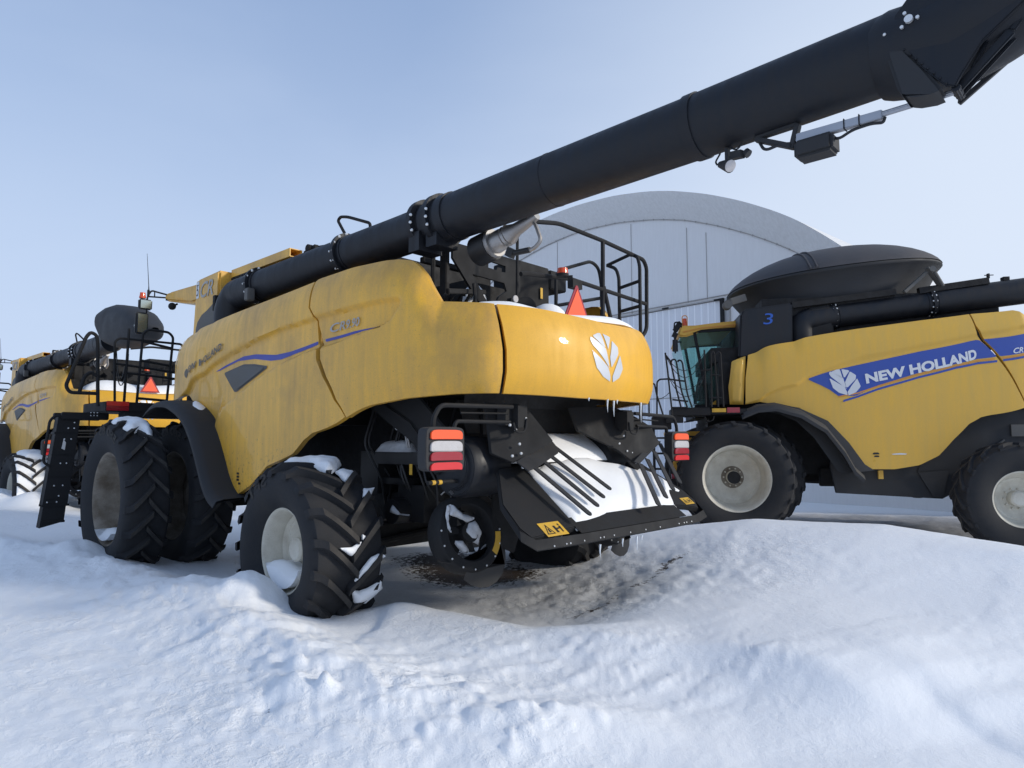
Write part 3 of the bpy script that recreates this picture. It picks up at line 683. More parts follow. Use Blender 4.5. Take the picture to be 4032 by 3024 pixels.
    for e,dz in((.10,0),(.16,.02),(.3,.035),(.7,.05),(1.1,.05)):
        rr=[]
        for i in range(41):
            s=6.05+(2*SC-12.1)*i/40; p,n=plan(s); q=Vector((p[0],p[1]))-n*e
            if e>.6: q=Vector((max(q.x,-5.9)*1.0+0,q.y*(1-(e-.3)*.3)))
            rr.append((q.x,q.y,interp(tp,s)+dz-.004))
        rows.append(rr)
    mb.sheet(rows).obj('hood_top',YELB,rh)
    for i,k in enumerate(('lf1','lf2','lf3','lf4','lf5','lf6')):
        c=np.array(M[k]).mean(0); onshell([tuple(c+(np.array(p)-c)*1.06) for p in M[k]],.015,.005,'M').obj('leaf_emblem',SILL,rh)
    # --- front corner strip
    MB().sheet([[surf(s,z,-.02,'M') for s in(.02,.08,.14,.19+.0*z)] for z in(2.27,2.4,2.6,2.8,3.0,3.12)]).obj('front_corner_trim',YEL,root)
    # --- grain tank and front tank panel
    g=MB(); g.prism([(-.06,1.46,3.05),(-.85,1.46,3.05),(-.85,1.46,3.95),(-.13,1.46,3.93)],(0,-2.92,0)); tk=g.obj('tank_front_panel',YEL,root,bevel=.03)
    gr=[(-.695,3.549),(-.655,3.293),(-.65,3.1),(-.093,3.1),(-.093,3.238),(-.137,3.327),(-.265,3.411),(-.428,3.453)]
    MB().prism([(x-.1,1.462,z) for x,z in gr],(0,.004,0)).obj('grey_decal',GREYG,tk)
    def tl(body,x0,z0,W,H,m,shear=.15,bold=.02): lettering(body,lambda u,v:(x0-u,1.467,z0+v),W,H,shear,bold).obj('lettering',m,tk,smooth=0)
    tl('CR',-.30,3.645,.40,.215,SILV,.25,.01); MB().prism([(-.16,1.462,3.66),(-.245,1.462,3.66),(-.245,1.462,3.89),(-.16,1.462,3.89)],(0,.003,0)).obj('number_plate',WHT,tk); tl('5',-.17,3.69,.06,.16,INK,.1,.0)
    t=MB(); t.prism([(-.86,-1.18,2.9),(-.86,-1.18,3.84),(-3.15,-1.18,3.84),(-3.3,-1.18,2.9)],(0,2.36,0)); t.obj('grain_tank',YEL,root,bevel=.02)
    for sy in(1,-1):
        b=MB(); x0,x1=-.86,-2.38; y0,y1=sorted((1.14*sy,1.30*sy))
        for a,c in(((x0,y0,3.87),(x1,y1,3.88)),((x0,y0,3.96),(x1,y1,3.97)),((x0,y0,3.88),(x1,y0+.012,3.96)),((x0,y1-.012,3.88),(x1,y1,3.96))): b.bb(a,c)
        b.obj('tank_top_beam',YEL,root)
    h=MB()
    h.bar((-2.3,1.05,3.96),(-2.55,1.05,4.0),.06,.06); h.tube([(-2.45,1.12,3.99),(-2.45,.95,3.99)],.05,12); h.bar((-2.42,1.08,4.02),(-2.5,1.1,3.9),.04,.05); h.bar((-2.5,1.0,4.0),(-2.85,.98,3.97),.06,.05); h.bar((-2.85,.98,3.97),(-3.0,1.0,3.85),.05,.04)
    for x in(-1.25,-1.33,-1.41,-1.49): h.box((x,1.33,3.80),(.05,.05,.05)); 
    h.bar((-1.15,1.28,3.83),(-1.65,1.28,3.83),.08,.06); h.bb((-.85,1.2,3.84),(-1.1,1.3,3.865))
    h.bb((-.83,1.42,3.40),(-.90,1.52,3.60))
    h.obj('tank_cover_hinges',BLK,root,bevel=.005)
    auger(root,'M')
    MB().bb((-1.78,1.46,3.39),(-1.88,1.55,3.54)).obj('auger_bracket',GREYG,root,bevel=.01)
    # --- cab
    c=MB(); c.prism([(.25,-.68,2.28),(1.3,-.68,2.28),(1.5,-.68,3.85),(.2,-.68,3.85)],(0,1.36,0)); cab=c.obj('cab',GLS,root)
    f=MB()
    for y in(-.69,.69):
        for p,q in(((.25,y,2.25),(.2,y,3.85)),((1.3,y,2.25),(1.5,y,3.85)),((.25,y,2.25),(1.3,y,2.25)),((.8,y,2.25),(.85,y,3.85))): f.bar(p,q,.06,.06)
    f.bb((.2,-.66,1.9),(1.35,.66,2.25)); f.obj('cab_frame',BLK,cab)
    r=MB(); r.prism([(.0,-1.05,3.83),(.0,-1.05,4.06),(.9,-1.05,4.12),(1.95,-1.03,4.15),(2.08,-1.0,4.10),(2.02,-1.0,4.0),(1.1,-1.05,3.84)],(0,2.1,0)); r.obj('cab_roof',YEL,cab,bevel=.04)
    s=MB(); s.bb((.5,-.3,2.3),(1.0,.3,2.75)); s.bar((.5,0,2.7),(.35,0,3.4),.5,.12); s.obj('seat',PLAS,cab,bevel=.04)
    a=MB(); P=[(2.1,1.0,4.12),(2.2,1.16,4.165),(2.2,1.25,4.18),(2.2,1.30,4.08),(2.2,1.31,4.02)]
    a.pipe(P,.014,.04); a.pipe([(2.05,1.0,4.07),(2.2,1.3,4.07)],.013); a.tube([(2.2,1.2,4.17),(2.2,1.2,4.08)],.01); a.bb((2.1,.96,4.05),(2.22,1.02,4.15)); a.tube([(2.2,1.31,4.05),(2.2,1.31,3.8)],.012)
    a.tube([(2.2,1.295,4.07),(2.2,1.295,4.18)],.02); wl=MB().ball((1.7,1.1,3.87),.06,12); wl.tube([(1.7,1.1,3.87),(1.7,1.02,3.92)],.015); wl.obj('work_light',BLK,cab)
    ar=a.obj('mirror_arm',BLK,root)
    mm=MB(); mm.bb((2.18,1.23,3.85),(2.26,1.43,4.02)); mm.bb((2.18,1.28,3.44),(2.26,1.47,3.80)); mi=mm.obj('mirror',PLAS,ar,bevel=.02)
    g2=MB(); g2.bb((2.172,1.25,3.87),(2.176,1.41,4.0)); g2.bb((2.172,1.30,3.47),(2.176,1.44,3.77)); g2.obj('mirror_glasses',mirror_mat,mi)
    b=MB(); b.tube([(2.2,1.38,4.03),(2.2,1.38,4.06)],.05,14); b.tube([(2.2,1.38,4.06),(2.2,1.38,4.12)],[.045,.04],14); b.obj('beacon',AMB,ar)
    n=MB(); n.tube([(2.2,1.29,4.15),(2.2,1.295,4.25),(2.22,1.335,4.78)],[.012,.006,.003],6); n.obj('antenna',BLK,ar)
    # --- wheels
    fw=make_wheel(root,(0,2.20,1.0),1.0,.52,.565,19,-.28,-.16,.2,1,RIMD,text=[('580 85',.18,.80,.11,.62)],lh=.065)
    make_wheel(root,(0,1.42,1.0),0,0,0,0,0,0,0,1,src=fw); make_wheel(root,(0,-1.42,1.0),0,0,0,0,0,0,0,-1,src=fw); make_wheel(root,(0,-2.20,1.0),0,0,0,0,0,0,0,-1,src=fw)
    fw.name='wheel'
    rw=make_wheel(root,(-3.8,1.80,.735),.80,.70,.372,17,.40,.02,.11,1,RIM,text=[('SFT',-.42,.60,.12,.36)],lh=.075)
    rw.rotation_euler=(0,.12,0)
    rc=make_wheel(root,(-3.8,-1.80,.735),0,0,0,0,0,0,0,-1,src=rw)
    # --- fenders
    for sy in(1,-1):
        o=[(.05,2.18),(-.304,2.253),(-.678,2.238),(-1.04,2.124),(-1.40,1.88),(-1.759,1.596),(-1.961,1.288),(-2.15,1.12),(-2.05,1.06),(-1.70,1.04)]
        rows=[[(x,sy*y,z+dz) for y,dz in((1.60,.0),(1.70,.008),(1.88,.0),(1.96,-.02),(1.985,-.06))] for x,z in [tuple(v)[:2] for v in fillet([( .08,2.12,0),(-.08,2.19,0),(-.3,2.245,0),(-.68,2.235,0),(-1.04,2.13,0),(-1.30,1.99,0),(-1.52,1.77,0),(-1.70,1.52,0),(-1.84,1.31,0),(-2.0,1.16,0),(-2.17,1.09,0)],.12,4)]]
        f=MB().sheet(rows); f.sheet([[ (p[0]+.03,p[1],p[2]-.03) for p in r] for r in rows]); f.sheet([[r[-1] for r in rows],[(r[-1][0]+.03,r[-1][1],r[-1][2]-.03) for r in rows]])
        # side lip that follows the panel edge
        f.obj('fender',PLAS,root,smooth=50)
    # --- platform, ladder, rails
    p=MB(); p.bb((.9,1.05,2.13),(1.95,2.20,2.27)); p.bb((.9,1.0,2.05),(1.2,1.95,2.13)); p.bb((1.25,2.05,2.02),(1.35,2.62,2.12)); p.bb((1.65,2.05,2.02),(1.75,2.62,2.12)); pf=p.obj('platform',BLK,root,bevel=.01)
    MB().bb((.885,1.91,2.21),(.899,2.19,2.275)).obj('red_reflector',RED,pf,bevel=.003); MB().bb((.888,1.91,2.145),(.899,2.19,2.208)).obj('dark_red_reflector',REDD,pf)
    l=MB()
    for x in(1.3,1.45): l.prism([(x,2.39,2.06),(x,2.65,2.06),(x,2.78,.86),(x,2.49,.86)],(.03,0,0)); l.prism([(x+.01,2.50,.90),(x+.01,2.76,.90),(x+.01,2.80,.56),(x+.01,2.52,.63)],(.02,0,0)); l.bb((x-.01,2.47,.84),(x,2.79,.87))
    l.add([(1.31,2.648,2.06),(1.48,2.648,2.06),(1.48,2.778,.86),(1.31,2.778,.86)],[(0,1,2,3)]); l.add([(1.31,2.758,.9),(1.48,2.758,.9),(1.48,2.798,.56),(1.31,2.798,.56)],[(0,1,2,3)])
    for i in range(5): z=.62+i*.3; y=2.51-.08*(i/4); l.bb((1.3,y,z),(1.48,y+.26,z+.03))
    lo=l.obj('ladder',BLK,root,bevel=.004)
    bl=MB()
    for y,z in((2.46,1.98),(2.53,1.90),(2.46,1.90),(2.57,1.75),(2.49,1.75),(2.60,1.42),(2.53,1.42),(2.66,1.12),(2.56,1.12),(2.6,.98),(2.73,.90),(2.62,.90)): bl.ball((1.297,y,z),.011,6)
    for y in(2.2,2.24,2.28): bl.ball((1.25,y,2.08),.009,6); bl.ball((1.25,y,2.12),.009,6)
    bl.prism([(1.296,2.60,1.62),(1.296,2.56,1.6),(1.296,2.55,1.7),(1.296,2.58,1.75)],(-.004,0,0)); bl.obj('rivets',BOLT,lo)
    railing(root,'ladder_handrail',[[(1.3,2.56,2.06),(1.3,2.69,2.07),(1.3,2.75,2.0),(1.3,2.80,1.44),(1.3,2.72,1.38)]],.018)
    railing(root,'handrail',[[(1.0,2.267,2.2),(1.0,2.31,3.1),(1.0,2.33,3.19),(1.0,2.40,3.22),(1.0,2.45,3.15),(1.0,2.66,2.46),(1.0,2.61,2.375),(1.0,2.29,2.377)],[(1.0,2.50,2.375),(1.0,2.446,2.606),(1.0,2.37,2.67),(1.0,2.30,2.62)]],.024)
    railing(root,'handrail',[[(1.6,1.587,2.27),(1.6,1.541,3.37),(1.6,1.47,3.435),(1.6,1.17,3.43),(1.6,1.10,3.36),(1.6,1.16,2.27)],[(1.6,1.587,2.37),(1.6,1.16,2.35)],[(1.6,1.56,2.95),(1.6,1.13,2.90)],[(1.6,1.76,2.27),(1.6,1.738,3.42)],[(1.6,1.56,3.25),(1.6,1.12,3.18)]],.02)
    railing(root,'handrail',[[(1.6,1.884,2.27),(1.6,1.924,3.2),(1.6,1.86,3.26),(1.6,.97,3.261),(1.6,.94,3.19),(1.6,.94,2.3)],[(1.6,1.897,2.873),(1.6,1.03,2.80)],[(1.6,1.748,2.745),(1.6,1.03,2.70)]],.018)
    # hanging chains between the posts
    ch=MB()
    for (a,b,d) in(((1.6,1.9,3.1),(1.6,1.76,2.9),.35),((1.6,1.9,2.9),(1.6,1.74,2.8),.30)):
        a=Vector(a);b=Vector(b); ch.tube([a.lerp(b,t/8)-Vector((0,0,d*4*(t/8)*(1-t/8))) for t in range(9)],.008,6)
    ch.obj('safety_chain',HOSE,root)
    # --- engine deck
    oc=[(.76,3.64),(.74,3.70),(-.24,3.70),(-.235,3.36),(-.06,3.24),(.02,3.05),(.30,3.05),(.76,3.54)]
    h1=[(.491,3.424),(.02,3.411),(-.02,3.33),(.10,3.25),(.15,3.16),(.27,3.16)]; h2=[(.26,3.612),(0,3.60),(0,3.53),(.06,3.525),(.06,3.565),(.12,3.565),(.14,3.53),(.26,3.535)]
    plate(oc,[h1,h2],lambda u,v,w:(-4.6+w,u,v),.03,'auger_support_bracket',BLK,root)
    e=MB(); e.bb((-4.9,-1.2,2.8),(-3.3,1.25,2.95)); e.bb((-4.3,-.9,2.95),(-3.5,.3,3.45)); e.bb((-4.45,.74,2.95),(-4.55,.79,3.62)); e.bb((-4.2,.5,2.95),(-3.5,1.15,3.2)); e.bar((-4.3,.9,3.55),(-4.3,.1,3.55),.06,.06); e.bb((-3.5,-.9,2.95),(-3.2,.9,3.8))
    e.bar((-4.75,.95,3.15),(-4.5,.2,3.3),.04,.05); e.tube([(-4.6,1.0,2.95),(-4.6,1.0,3.5)],.025); e.tube([(-4.8,.6,2.9),(-4.7,.55,3.3)],.02)
    for k in range(5): e.pipe([(-4.5+.03*k,.9-.12*k,2.95),(-4.6,.85-.12*k,3.15+.03*k),(-4.4,.6-.1*k,3.25)],.018,.05)
    e.tube([(-4.75,.45,3.0),(-4.75,.1,3.0)],.12,14)
    e.obj('engine',DARK,root,bevel=.01)
    cb=MB(); cb.bb((-4.4,-.43,2.95),(-4.0,-.99,3.80)); cb.bb((-4.42,-.99,3.78),(-3.98,-1.3,3.55)); co=cb.obj('engine_cabinet',BLK,root,bevel=.012)
    MB().bb((-4.425,-.80,3.40),(-4.42,-.84,3.53)).obj('warning_sticker',STK,co)
    ro=MB(); ro.tube([(-5.0,.10,3.08),(-4.75,-.02,3.08)],.115,24); ro.bar((-4.9,.25,3.13),(-4.9,0,3.10),.06,.08); r2=ro.obj('hose_reel',BLK,root)
    MB().tube([(-5.02,.285,3.138),(-5.03,.285,3.138)],.036,16).obj('lens',LENS,r2)
    x=MB(); x.tube([(-5.33,.90,3.50),(-5.44,.9,3.53),(-5.46,.9,3.535),(-5.48,.9,3.54),(-5.50,.9,3.545),(-5.52,.9,3.55),(-5.54,.9,3.555),(-5.60,.9,3.575),(-5.72,.9,3.61),(-5.84,.9,3.65)],[.10,.095,.085,.095,.085,.095,.085,.06,.05,.04],20)
    x.tube([(-5.30,.9,3.50),(-5.35,.9,3.51)],[.13,.13],20); x.pipe([(-5.80,.9,3.60),(-5.83,.9,3.56),(-5.89,.9,3.42),(-5.81,.9,3.365),(-5.74,.9,3.36)],.017,.04); 
    ex=x.obj('exhaust',STEEL,root); q=MB(); q.tube([(-5.76,.9,3.363),(-5.58,.9,3.37)],.026,12); q.bar((-5.50,.9,3.40),(-5.57,.9,3.36),.05,.08); q.tube([(-5.12,.9,3.47),(-5.31,.9,3.50)],.14,20); q.obj('exhaust_hose',HOSE,ex)
    railing(root,'rear_handrail',[[(-5.2,.25,3.90),(-5.2,-.19,3.985),(-5.2,-.97,3.973),(-5.2,-1.82,3.925),(-5.2,-1.89,3.84),(-5.2,-1.87,3.07),(-5.2,-1.75,2.96)],[(-5.2,.40,3.34),(-5.2,.30,3.36),(-5.2,-.38,3.43),(-5.2,-1.86,3.385)],[(-5.2,-.974,3.97),(-5.2,-.957,2.9)],[(-5.2,-.98,3.45),(-5.2,-1.15,3.0),(-5.2,-1.25,2.85)]],.024)
    railing(root,'rear_handrail',[[(-4.8,-.618,2.9),(-4.8,-.631,3.585),(-4.8,-.72,3.665),(-4.8,-1.293,3.876),(-4.8,-1.445,3.826),(-4.8,-1.50,3.65),(-4.8,-1.507,2.9)],[(-4.8,-.64,3.24),(-4.8,-1.5,3.46)]],.02)
    railing(root,'rear_ladder',[[(-4.82,-1.6,3.88),(-4.95,-1.6,3.82),(-4.99,-1.6,3.70),(-4.995,-1.6,2.9)],[(-5.146,-1.6,3.951),(-5.25,-1.6,3.92),(-5.285,-1.6,3.80),(-5.28,-1.6,2.5),(-5.26,-1.6,1.75)],[(-4.82,-1.6,3.88),(-5.146,-1.6,3.951)],[(-4.995,-1.6,3.568),(-5.28,-1.6,3.61)],[(-4.995,-1.6,3.28),(-5.28,-1.6,3.31)],[(-5.1,-1.6,2.93),(-5.28,-1.6,2.98)],[(-5.28,-1.65,2.63),(-5.34,-1.65,2.62),(-5.36,-1.65,2.45)]],.021)
    railing(root,'deck_post',[[(-5.0,.23,3.80),(-5.0,.237,3.14)],[(-5.0,.237,3.14),(-4.95,.3,3.05)]],.015)
    railing(root,'tank_handrail',[[(-2.97,.6,4.2),(-2.97,.6,4.3),(-2.488,.6,4.488),(-2.33,.6,4.525),(-2.27,.6,4.49),(-2.475,.6,4.235),(-2.62,.6,4.19),(-2.62,.6,3.85)]],.019)
    t=MB(); t.prism([(-5.5,-.085,3.262),(-5.5,-.112,3.262),(-5.5,-.31,2.90),(-5.5,.115,2.90)],(.012,0,0)); wt=t.obj('warning_triangle',REDD,root)
    MB().prism([(-5.502,-.10,3.225),(-5.502,-.263,2.93),(-5.502,.067,2.93)],(-.003,0,0)).obj('orange_centre',ORN,wt)
    b=MB(); b.tube([(-5.35,-.06,3.37),(-5.35,-.06,3.40)],.062,16); bc=b.obj('beacon_base',BLK,root); b=MB(); b.tube([(-5.35,-.06,3.40),(-5.35,-.06,3.455)],[.058,.052],16); b.obj('beacon',AMB,bc); b=MB(); b.bar((-5.4,-.12,3.36),(-5.3,-.25,3.34),.05,.06); b.bb((-5.42,-.2,3.24),(-5.49,-.05,3.32)); b.obj('beacon_bracket',BLK,bc)
    # --- tail lamps and arms
    for sy in(1,-1):
        o=lamp(root,(-5.65,1.77*sy,1.665),sy)
        ar=MB(); ar.pipe([(-5.6,sy*1.83,1.82),(-5.6,sy*1.825,1.90),(-5.6,sy*1.76,2.0),(-5.6,sy*.95,2.015)],.019,.12); ar.pipe([(-5.6,sy*1.62,1.80),(-5.6,sy*1.60,1.88),(-5.6,sy*.98,1.885)],.016,.1)
        ar.bb((-5.62,sy*.90,1.84),(-5.5,sy*.78,2.03)); ar.bb((-5.55,sy*.98,1.86),(-5.45,sy*.80,2.05)); ar.tube([(-5.55,sy*1.5,1.95),(-5.55,sy*.95,1.96)],.008)
        ar.pipe([(-5.63,sy*.97,1.88),(-5.63,sy*.94,1.80),(-5.63,sy*.82,1.80),(-5.63,sy*.80,1.92)],.01,.06)
        ar.obj('lamp_arm',BLK,root)
    rear_end(root)
    return root
def rear_end(root):
    zt=lambda x: .95+.75*(x+6.15)
    # tray
    t=MB()
    t.add([(-6.15,.70,zt(-6.15)-.02),(-6.15,-.98,zt(-6.15)-.02),(-5.0,-.9,1.62),(-5.0,.62,1.62)],[(0,1,2,3)])
    for sy,yi in((1,.70),(-1,-1.02)):
        o=[(-6.13,1.30),(-6.04,1.34),(-5.82,1.30),(-5.48,1.0),(-5.45,.66 if sy>0 else .95),(-6.09,.70 if sy>0 else 1.0)]
        if sy<0: o=[(-6.05,1.22),(-6.09,1.38),(-6.0,1.47),(-5.86,1.46),(-5.5,1.25),(-5.45,1.0),(-6.02,.99)]
        up=[(x,sy*y,zt(x)+.035) for x,y in o]
        t.prism(up,(0.03,0,-.05))
    w=MB()
    # skirt round the edge
    ed=[(-5.80,1.30),(-6.06,1.36),(-6.15,1.28),(-6.16,.7),(-6.16,-1.18),(-6.12,-1.42),(-5.86,-1.5)]
    def zz(p): return zt(p[0])+.035
    w.sheet([[(x,y,zt(x)+.036) for x,y in ed],[(x-.03,y*1.015,zt(x)-.035) for x,y in ed],[(x+.02,y*.97,zt(x)-.055) for x,y in ed]])
    w.sheet([[(x,y,zt(x)+.036) for x,y in ((-6.155,.72),(-6.155,0),(-6.155,-1.0))],[(x,y,zt(x)+.03) for x,y in ((-6.00,.72),(-6.00,0),(-6.0,-1.0))],[(x,y,zt(x)-.02) for x,y in ((-5.98,.72),(-5.98,0),(-5.98,-1.0))]])
    tr=t.obj('spreader_tray',BLK,root,bevel=.008)
    w.obj('tray_skirt',BLK,tr,smooth=30)
    bl=MB()
    for y in(1.1,.95,.9,.72,.5,.45,.3,.05,-.2,-.45,-.8,-.9,-.95,-1.05): bl.ball((-6.18,y,.925),.008,6)
    bl.obj('rivets',BOLT,tr)
    dn=Vector((-.8,0,-.6)); 
    sticker(tr,(-6.085,1.0,zt(-6.085)+.037),(0,-1,0),(.8,0,.6),(-.6,0,.8),.26,.15)
    sticker(tr,(-6.0,-1.30,zt(-6.0)+.037),(0,-1,0),(.8,0,.6),(-.6,0,.8),.18,.10)
    # chute walls with tines
    for sy in(1,-1):
        A=[(-5.45,.93),(-5.6,.74),(-5.6,.45),(-5.6,.52),(-5.6,.92)]
        c=MB()
        if sy>0: pts=[(-5.35,1.02,2.07),(-5.58,.72,2.0),(-5.62,.43,1.73),(-5.62,.50,1.685),(-5.60,.93,1.54),(-5.45,1.05,1.62)]
        else: pts=[(-5.4,-.86,2.09),(-5.5,-1.12,1.99),(-5.6,-1.28,1.88),(-5.62,-1.42,1.70),(-5.6,-.95,1.488),(-5.52,-.74,1.634),(-5.3,-.36,1.83),(-5.25,-.28,2.07)]
        c.prism(pts,(.03,0,-.005)); ch=c.obj('deflector_plate',BLK,root,bevel=.004)
        tn=MB()
        L=[((-5.47,.26,1.686),(-5.975,.08,1.306)),((-5.55,.45,1.625),(-6.05,.285,1.25)),((-5.63,.61,1.567),(-6.13,.485,1.195)),((-5.70,.80,1.513),(-6.195,.68,1.143))] if sy>0 else [((-5.73,-.84,1.493),(-6.195,-.40,1.143)),((-5.67,-1.07,1.535),(-6.13,-.645,1.195)),((-5.56,-1.39,1.615),(-6.055,-.915,1.25)),((-5.45,-1.70,1.70),(-5.98,-1.185,1.305))]
        nn=Vector((-.6,0,.8))
        for p,q in L:
            p=Vector(p); q=Vector(q); tn.bar(p,q,.062,.012,up=nn); tn.tube([q+nn*.006,q-nn*.006],.031,12)
        if sy>0: tn.prism([(-5.41,.21,1.729),(-5.47,.40,1.686),(-5.66,.97,1.547),(-5.76,.93,1.47),(-5.72,.76,1.50),(-5.57,.30,1.61),(-5.50,.23,1.66)],(-.006,0,.008))
        else: tn.prism([(-5.44,-1.74,1.71),(-5.74,-.80,1.485),(-5.70,-.76,1.51),(-5.40,-1.66,1.74)],(-.006,0,.008))
        tn.obj('tine_fork',PLAS,ch,bevel=.003)
        r=MB()
        if sy>0:
            for y,z in((1.0,1.86),(.93,1.82),(.80,1.92),(.88,1.70),(.86,1.62),(.84,1.55),(.84,1.50),(.97,1.60)): r.ball((-5.62,y,z),.014,6)
        else:
            for y,z in((-.90,2.0),(-.90,1.85),(-.80,1.78),(-.72,1.70),(-.86,1.62),(-.95,1.60)): r.ball((-5.56,y,z),.012,6)
        r.obj('bolts',BOLT,ch)
    # dark throat between the chute walls
    h=MB(); h.add([(-4.95,1.0,2.1),(-4.95,-1.0,2.1),(-4.98,-.95,1.80),(-4.98,.9,1.80)],[(0,1,2,3)]); h.add([(-4.98,.9,1.80),(-4.98,-.95,1.80),(-5.34,-1.1,1.52),(-5.34,.8,1.52)],[(0,1,2,3)])
    h.add([(-5.2,1.1,2.75),(-5.2,-1.1,2.75),(-5.05,-1.0,2.05),(-5.05,1.0,2.05)],[(0,1,2,3)]); h.obj('straw_hood',DARK,root)
    # slanted guard on the flank, drum, guard rod
    g=MB(); g.prism([(-3.87,1.22,2.10),(-4.68,1.22,2.16),(-5.05,1.22,1.86),(-5.30,1.22,1.62),(-4.95,1.22,1.42),(-4.60,1.22,1.72),(-4.15,1.22,1.95)],(0,.03,0)); g.prism([(-4.2,1.25,2.09),(-4.62,1.25,1.90),(-5.0,1.25,1.56),(-4.97,1.25,1.52),(-4.6,1.25,1.85),(-4.2,1.25,2.03)],(0,.02,0)); g.obj('side_guard',BLK,root,bevel=.01)
    d=MB(); d.lathe([(0,-.25),(.22,-.25),(.27,-.2),(.27,.2),(.25,.24),(.2,.24),(.19,.27),(0,.27)],(-5.13,.95,1.50),'y',40); d.lathe([(0,-.25),(.22,-.25),(.27,-.2),(.27,.2),(.2,.24),(0,.27)],(-5.13,-1.0,1.50),'y',32); d.obj('chopper_drums',BLKG,root,bevel=.008)
    d=MB(); d.tube([(-5.2,1.54,1.38),(-5.2,.52,1.40)],.018,12); rd=d.obj('guard_rod',BLK,root); d=MB()
    for a in(1.50,1.43): d.tube([(-5.2,a,1.381),(-5.2,a-.035,1.382)],.0195,12)
    d.obj('yellow_bands',STK,rd)
    sp=MB(); sp.prism([(-5.2,.80,1.45),(-5.2,.55,1.50),(-5.3,.50,1.0),(-5.3,.62,.72),(-5.2,.80,.80)],(-.02,0,0)); sp.prism([(-5.2,-.80,1.45),(-5.2,-.55,1.50),(-5.3,-.50,1.0),(-5.3,-.62,.72),(-5.2,-.80,.80)],(-.02,0,0)); sp.obj('hanger_plates',DARK,root,bevel=.005)
    # chaff spreader fans
    for sy in(1,-1):
        c=Vector((-5.15,sy*1.05,.92)); o=MB(); ax=Vector((-.96,.10*sy,.26)).normalized(); u=ax.cross(Vector((0,0,1))).normalized(); v=u.cross(ax)
        def P(r,a,t): return c+u*r*math.cos(a)+v*r*math.sin(a)+ax*t
        rows=[]
        for r,t in((.24,-.12),(.33,-.12),(.34,-.10),(.34,.05),(.325,.07),(.25,.07),(.235,.05),(.235,-.12)): rows.append([P(r,2*PI*k/40,t) for k in range(41)])
        o.sheet(rows); o.prism([P(.33,2*PI*(.55+k*.08),.02) for k in range(5)]+[P(.42,2*PI*.92,.02),P(.45,2*PI*.62,.02)],ax*.03)
        fo=o.obj('spreader_ring',BLK,root,smooth=40)
        b=MB(); 
        for k in range(6):
            a=2*PI*k/6+.3; b.add([P(.07,a-.3,0),P(.22,a-.22,-.03),P(.235,a+.2,-.03),P(.07,a+.3,.0)],[(0,1,2,3)]); 
        b.tube([P(0,0,-.1),P(0,0,.05)],.085,20); b.obj('fan_blades',DARK,fo)
        q=MB()
        for k in range(9): a=2*PI*(.5+k*.065); q.ball(P(.315,a,.072),.009,6)
        q.obj('rivets',BOLT,fo)
        if sy>0:
            q=MB(); q.sheet([[P(.37,PI*.35+PI*.42*k/10,.09) for k in range(11)],[P(.405,PI*.35+PI*.42*k/10,.07) for k in range(11)]]); q.obj('guard_strap',STEEL,fo)
            a=[P(r,PI*(1.02+k*.055),.074) for r in(.26,.32) for k in range(5)]; MB().add(a,[(k,k+1,6+k,5+k) for k in range(4)]).obj('warning_sticker',STK,fo)
        k2=MB(); k2.sheet([[P(.34,PI*1.1+PI*.5*k/8,.05) for k in range(9)],[P(.40+.10*math.sin(PI*k/8),PI*1.1+PI*.5*k/8,.02) for k in range(9)]]); k2.obj('rubber_flap',HOSE,fo)
    # hydraulic clutter under the body
    hz=MB(); rnd=random.Random(3)
    for i in range(12):
        x=-3.5-.12*i+rnd.uniform(-.1,.1); y=rnd.uniform(.55,1.15); hz.pipe([(x,y,2.1),(x+.05,y+.1,1.7),(x-.1,y+rnd.uniform(-.2,.2),1.35),(x-.05,y-.1,1.1)],.014,.08,6)
    hz.bb((-3.9,.5,1.30),(-4.3,1.05,1.36)); hz.bb((-4.1,.75,.95),(-4.5,1.0,1.3)); hz.bb((-3.6,.8,1.2),(-3.9,1.1,1.62)); hz.bb((-4.55,.3,.70),(-4.75,.8,1.05)); hz.tube([(-4.2,.9,1.05),(-4.2,1.15,1.05)],.12,14); hz.bb((-3.6,.95,1.5),(-4.6,1.1,1.62))
    hz.obj('hydraulic_hoses',HOSE,root)
    f=MB(); f.tube([(-4.35,1.2,1.99),(-4.35,1.2,1.86)],.035,14); f.ball((-4.35,1.2,1.86),.035,12); f.obj('oil_filter',WHT,root)
    s=MB(); 
    for x in(-4.42,-4.45): s.tube([(x,1.18,1.84),(x-.03,1.16,1.66)],.010,8)
    s.pipe([(-4.86,1.1,1.24),(-4.90,1.08,1.28),(-4.96,1.06,1.24),(-4.94,1.06,1.18)],.006,.03); s.obj('steel_fittings',STEEL,root)
    st=MB()
    for c in((-4.50,1.16,1.46),(-4.75,.95,.80)): st.bb((c[0]-.02,c[1],c[2]-.05),(c[0]+.02,c[1]+.004,c[2]+.05))
    st.obj('warning_stickers',STK,root)
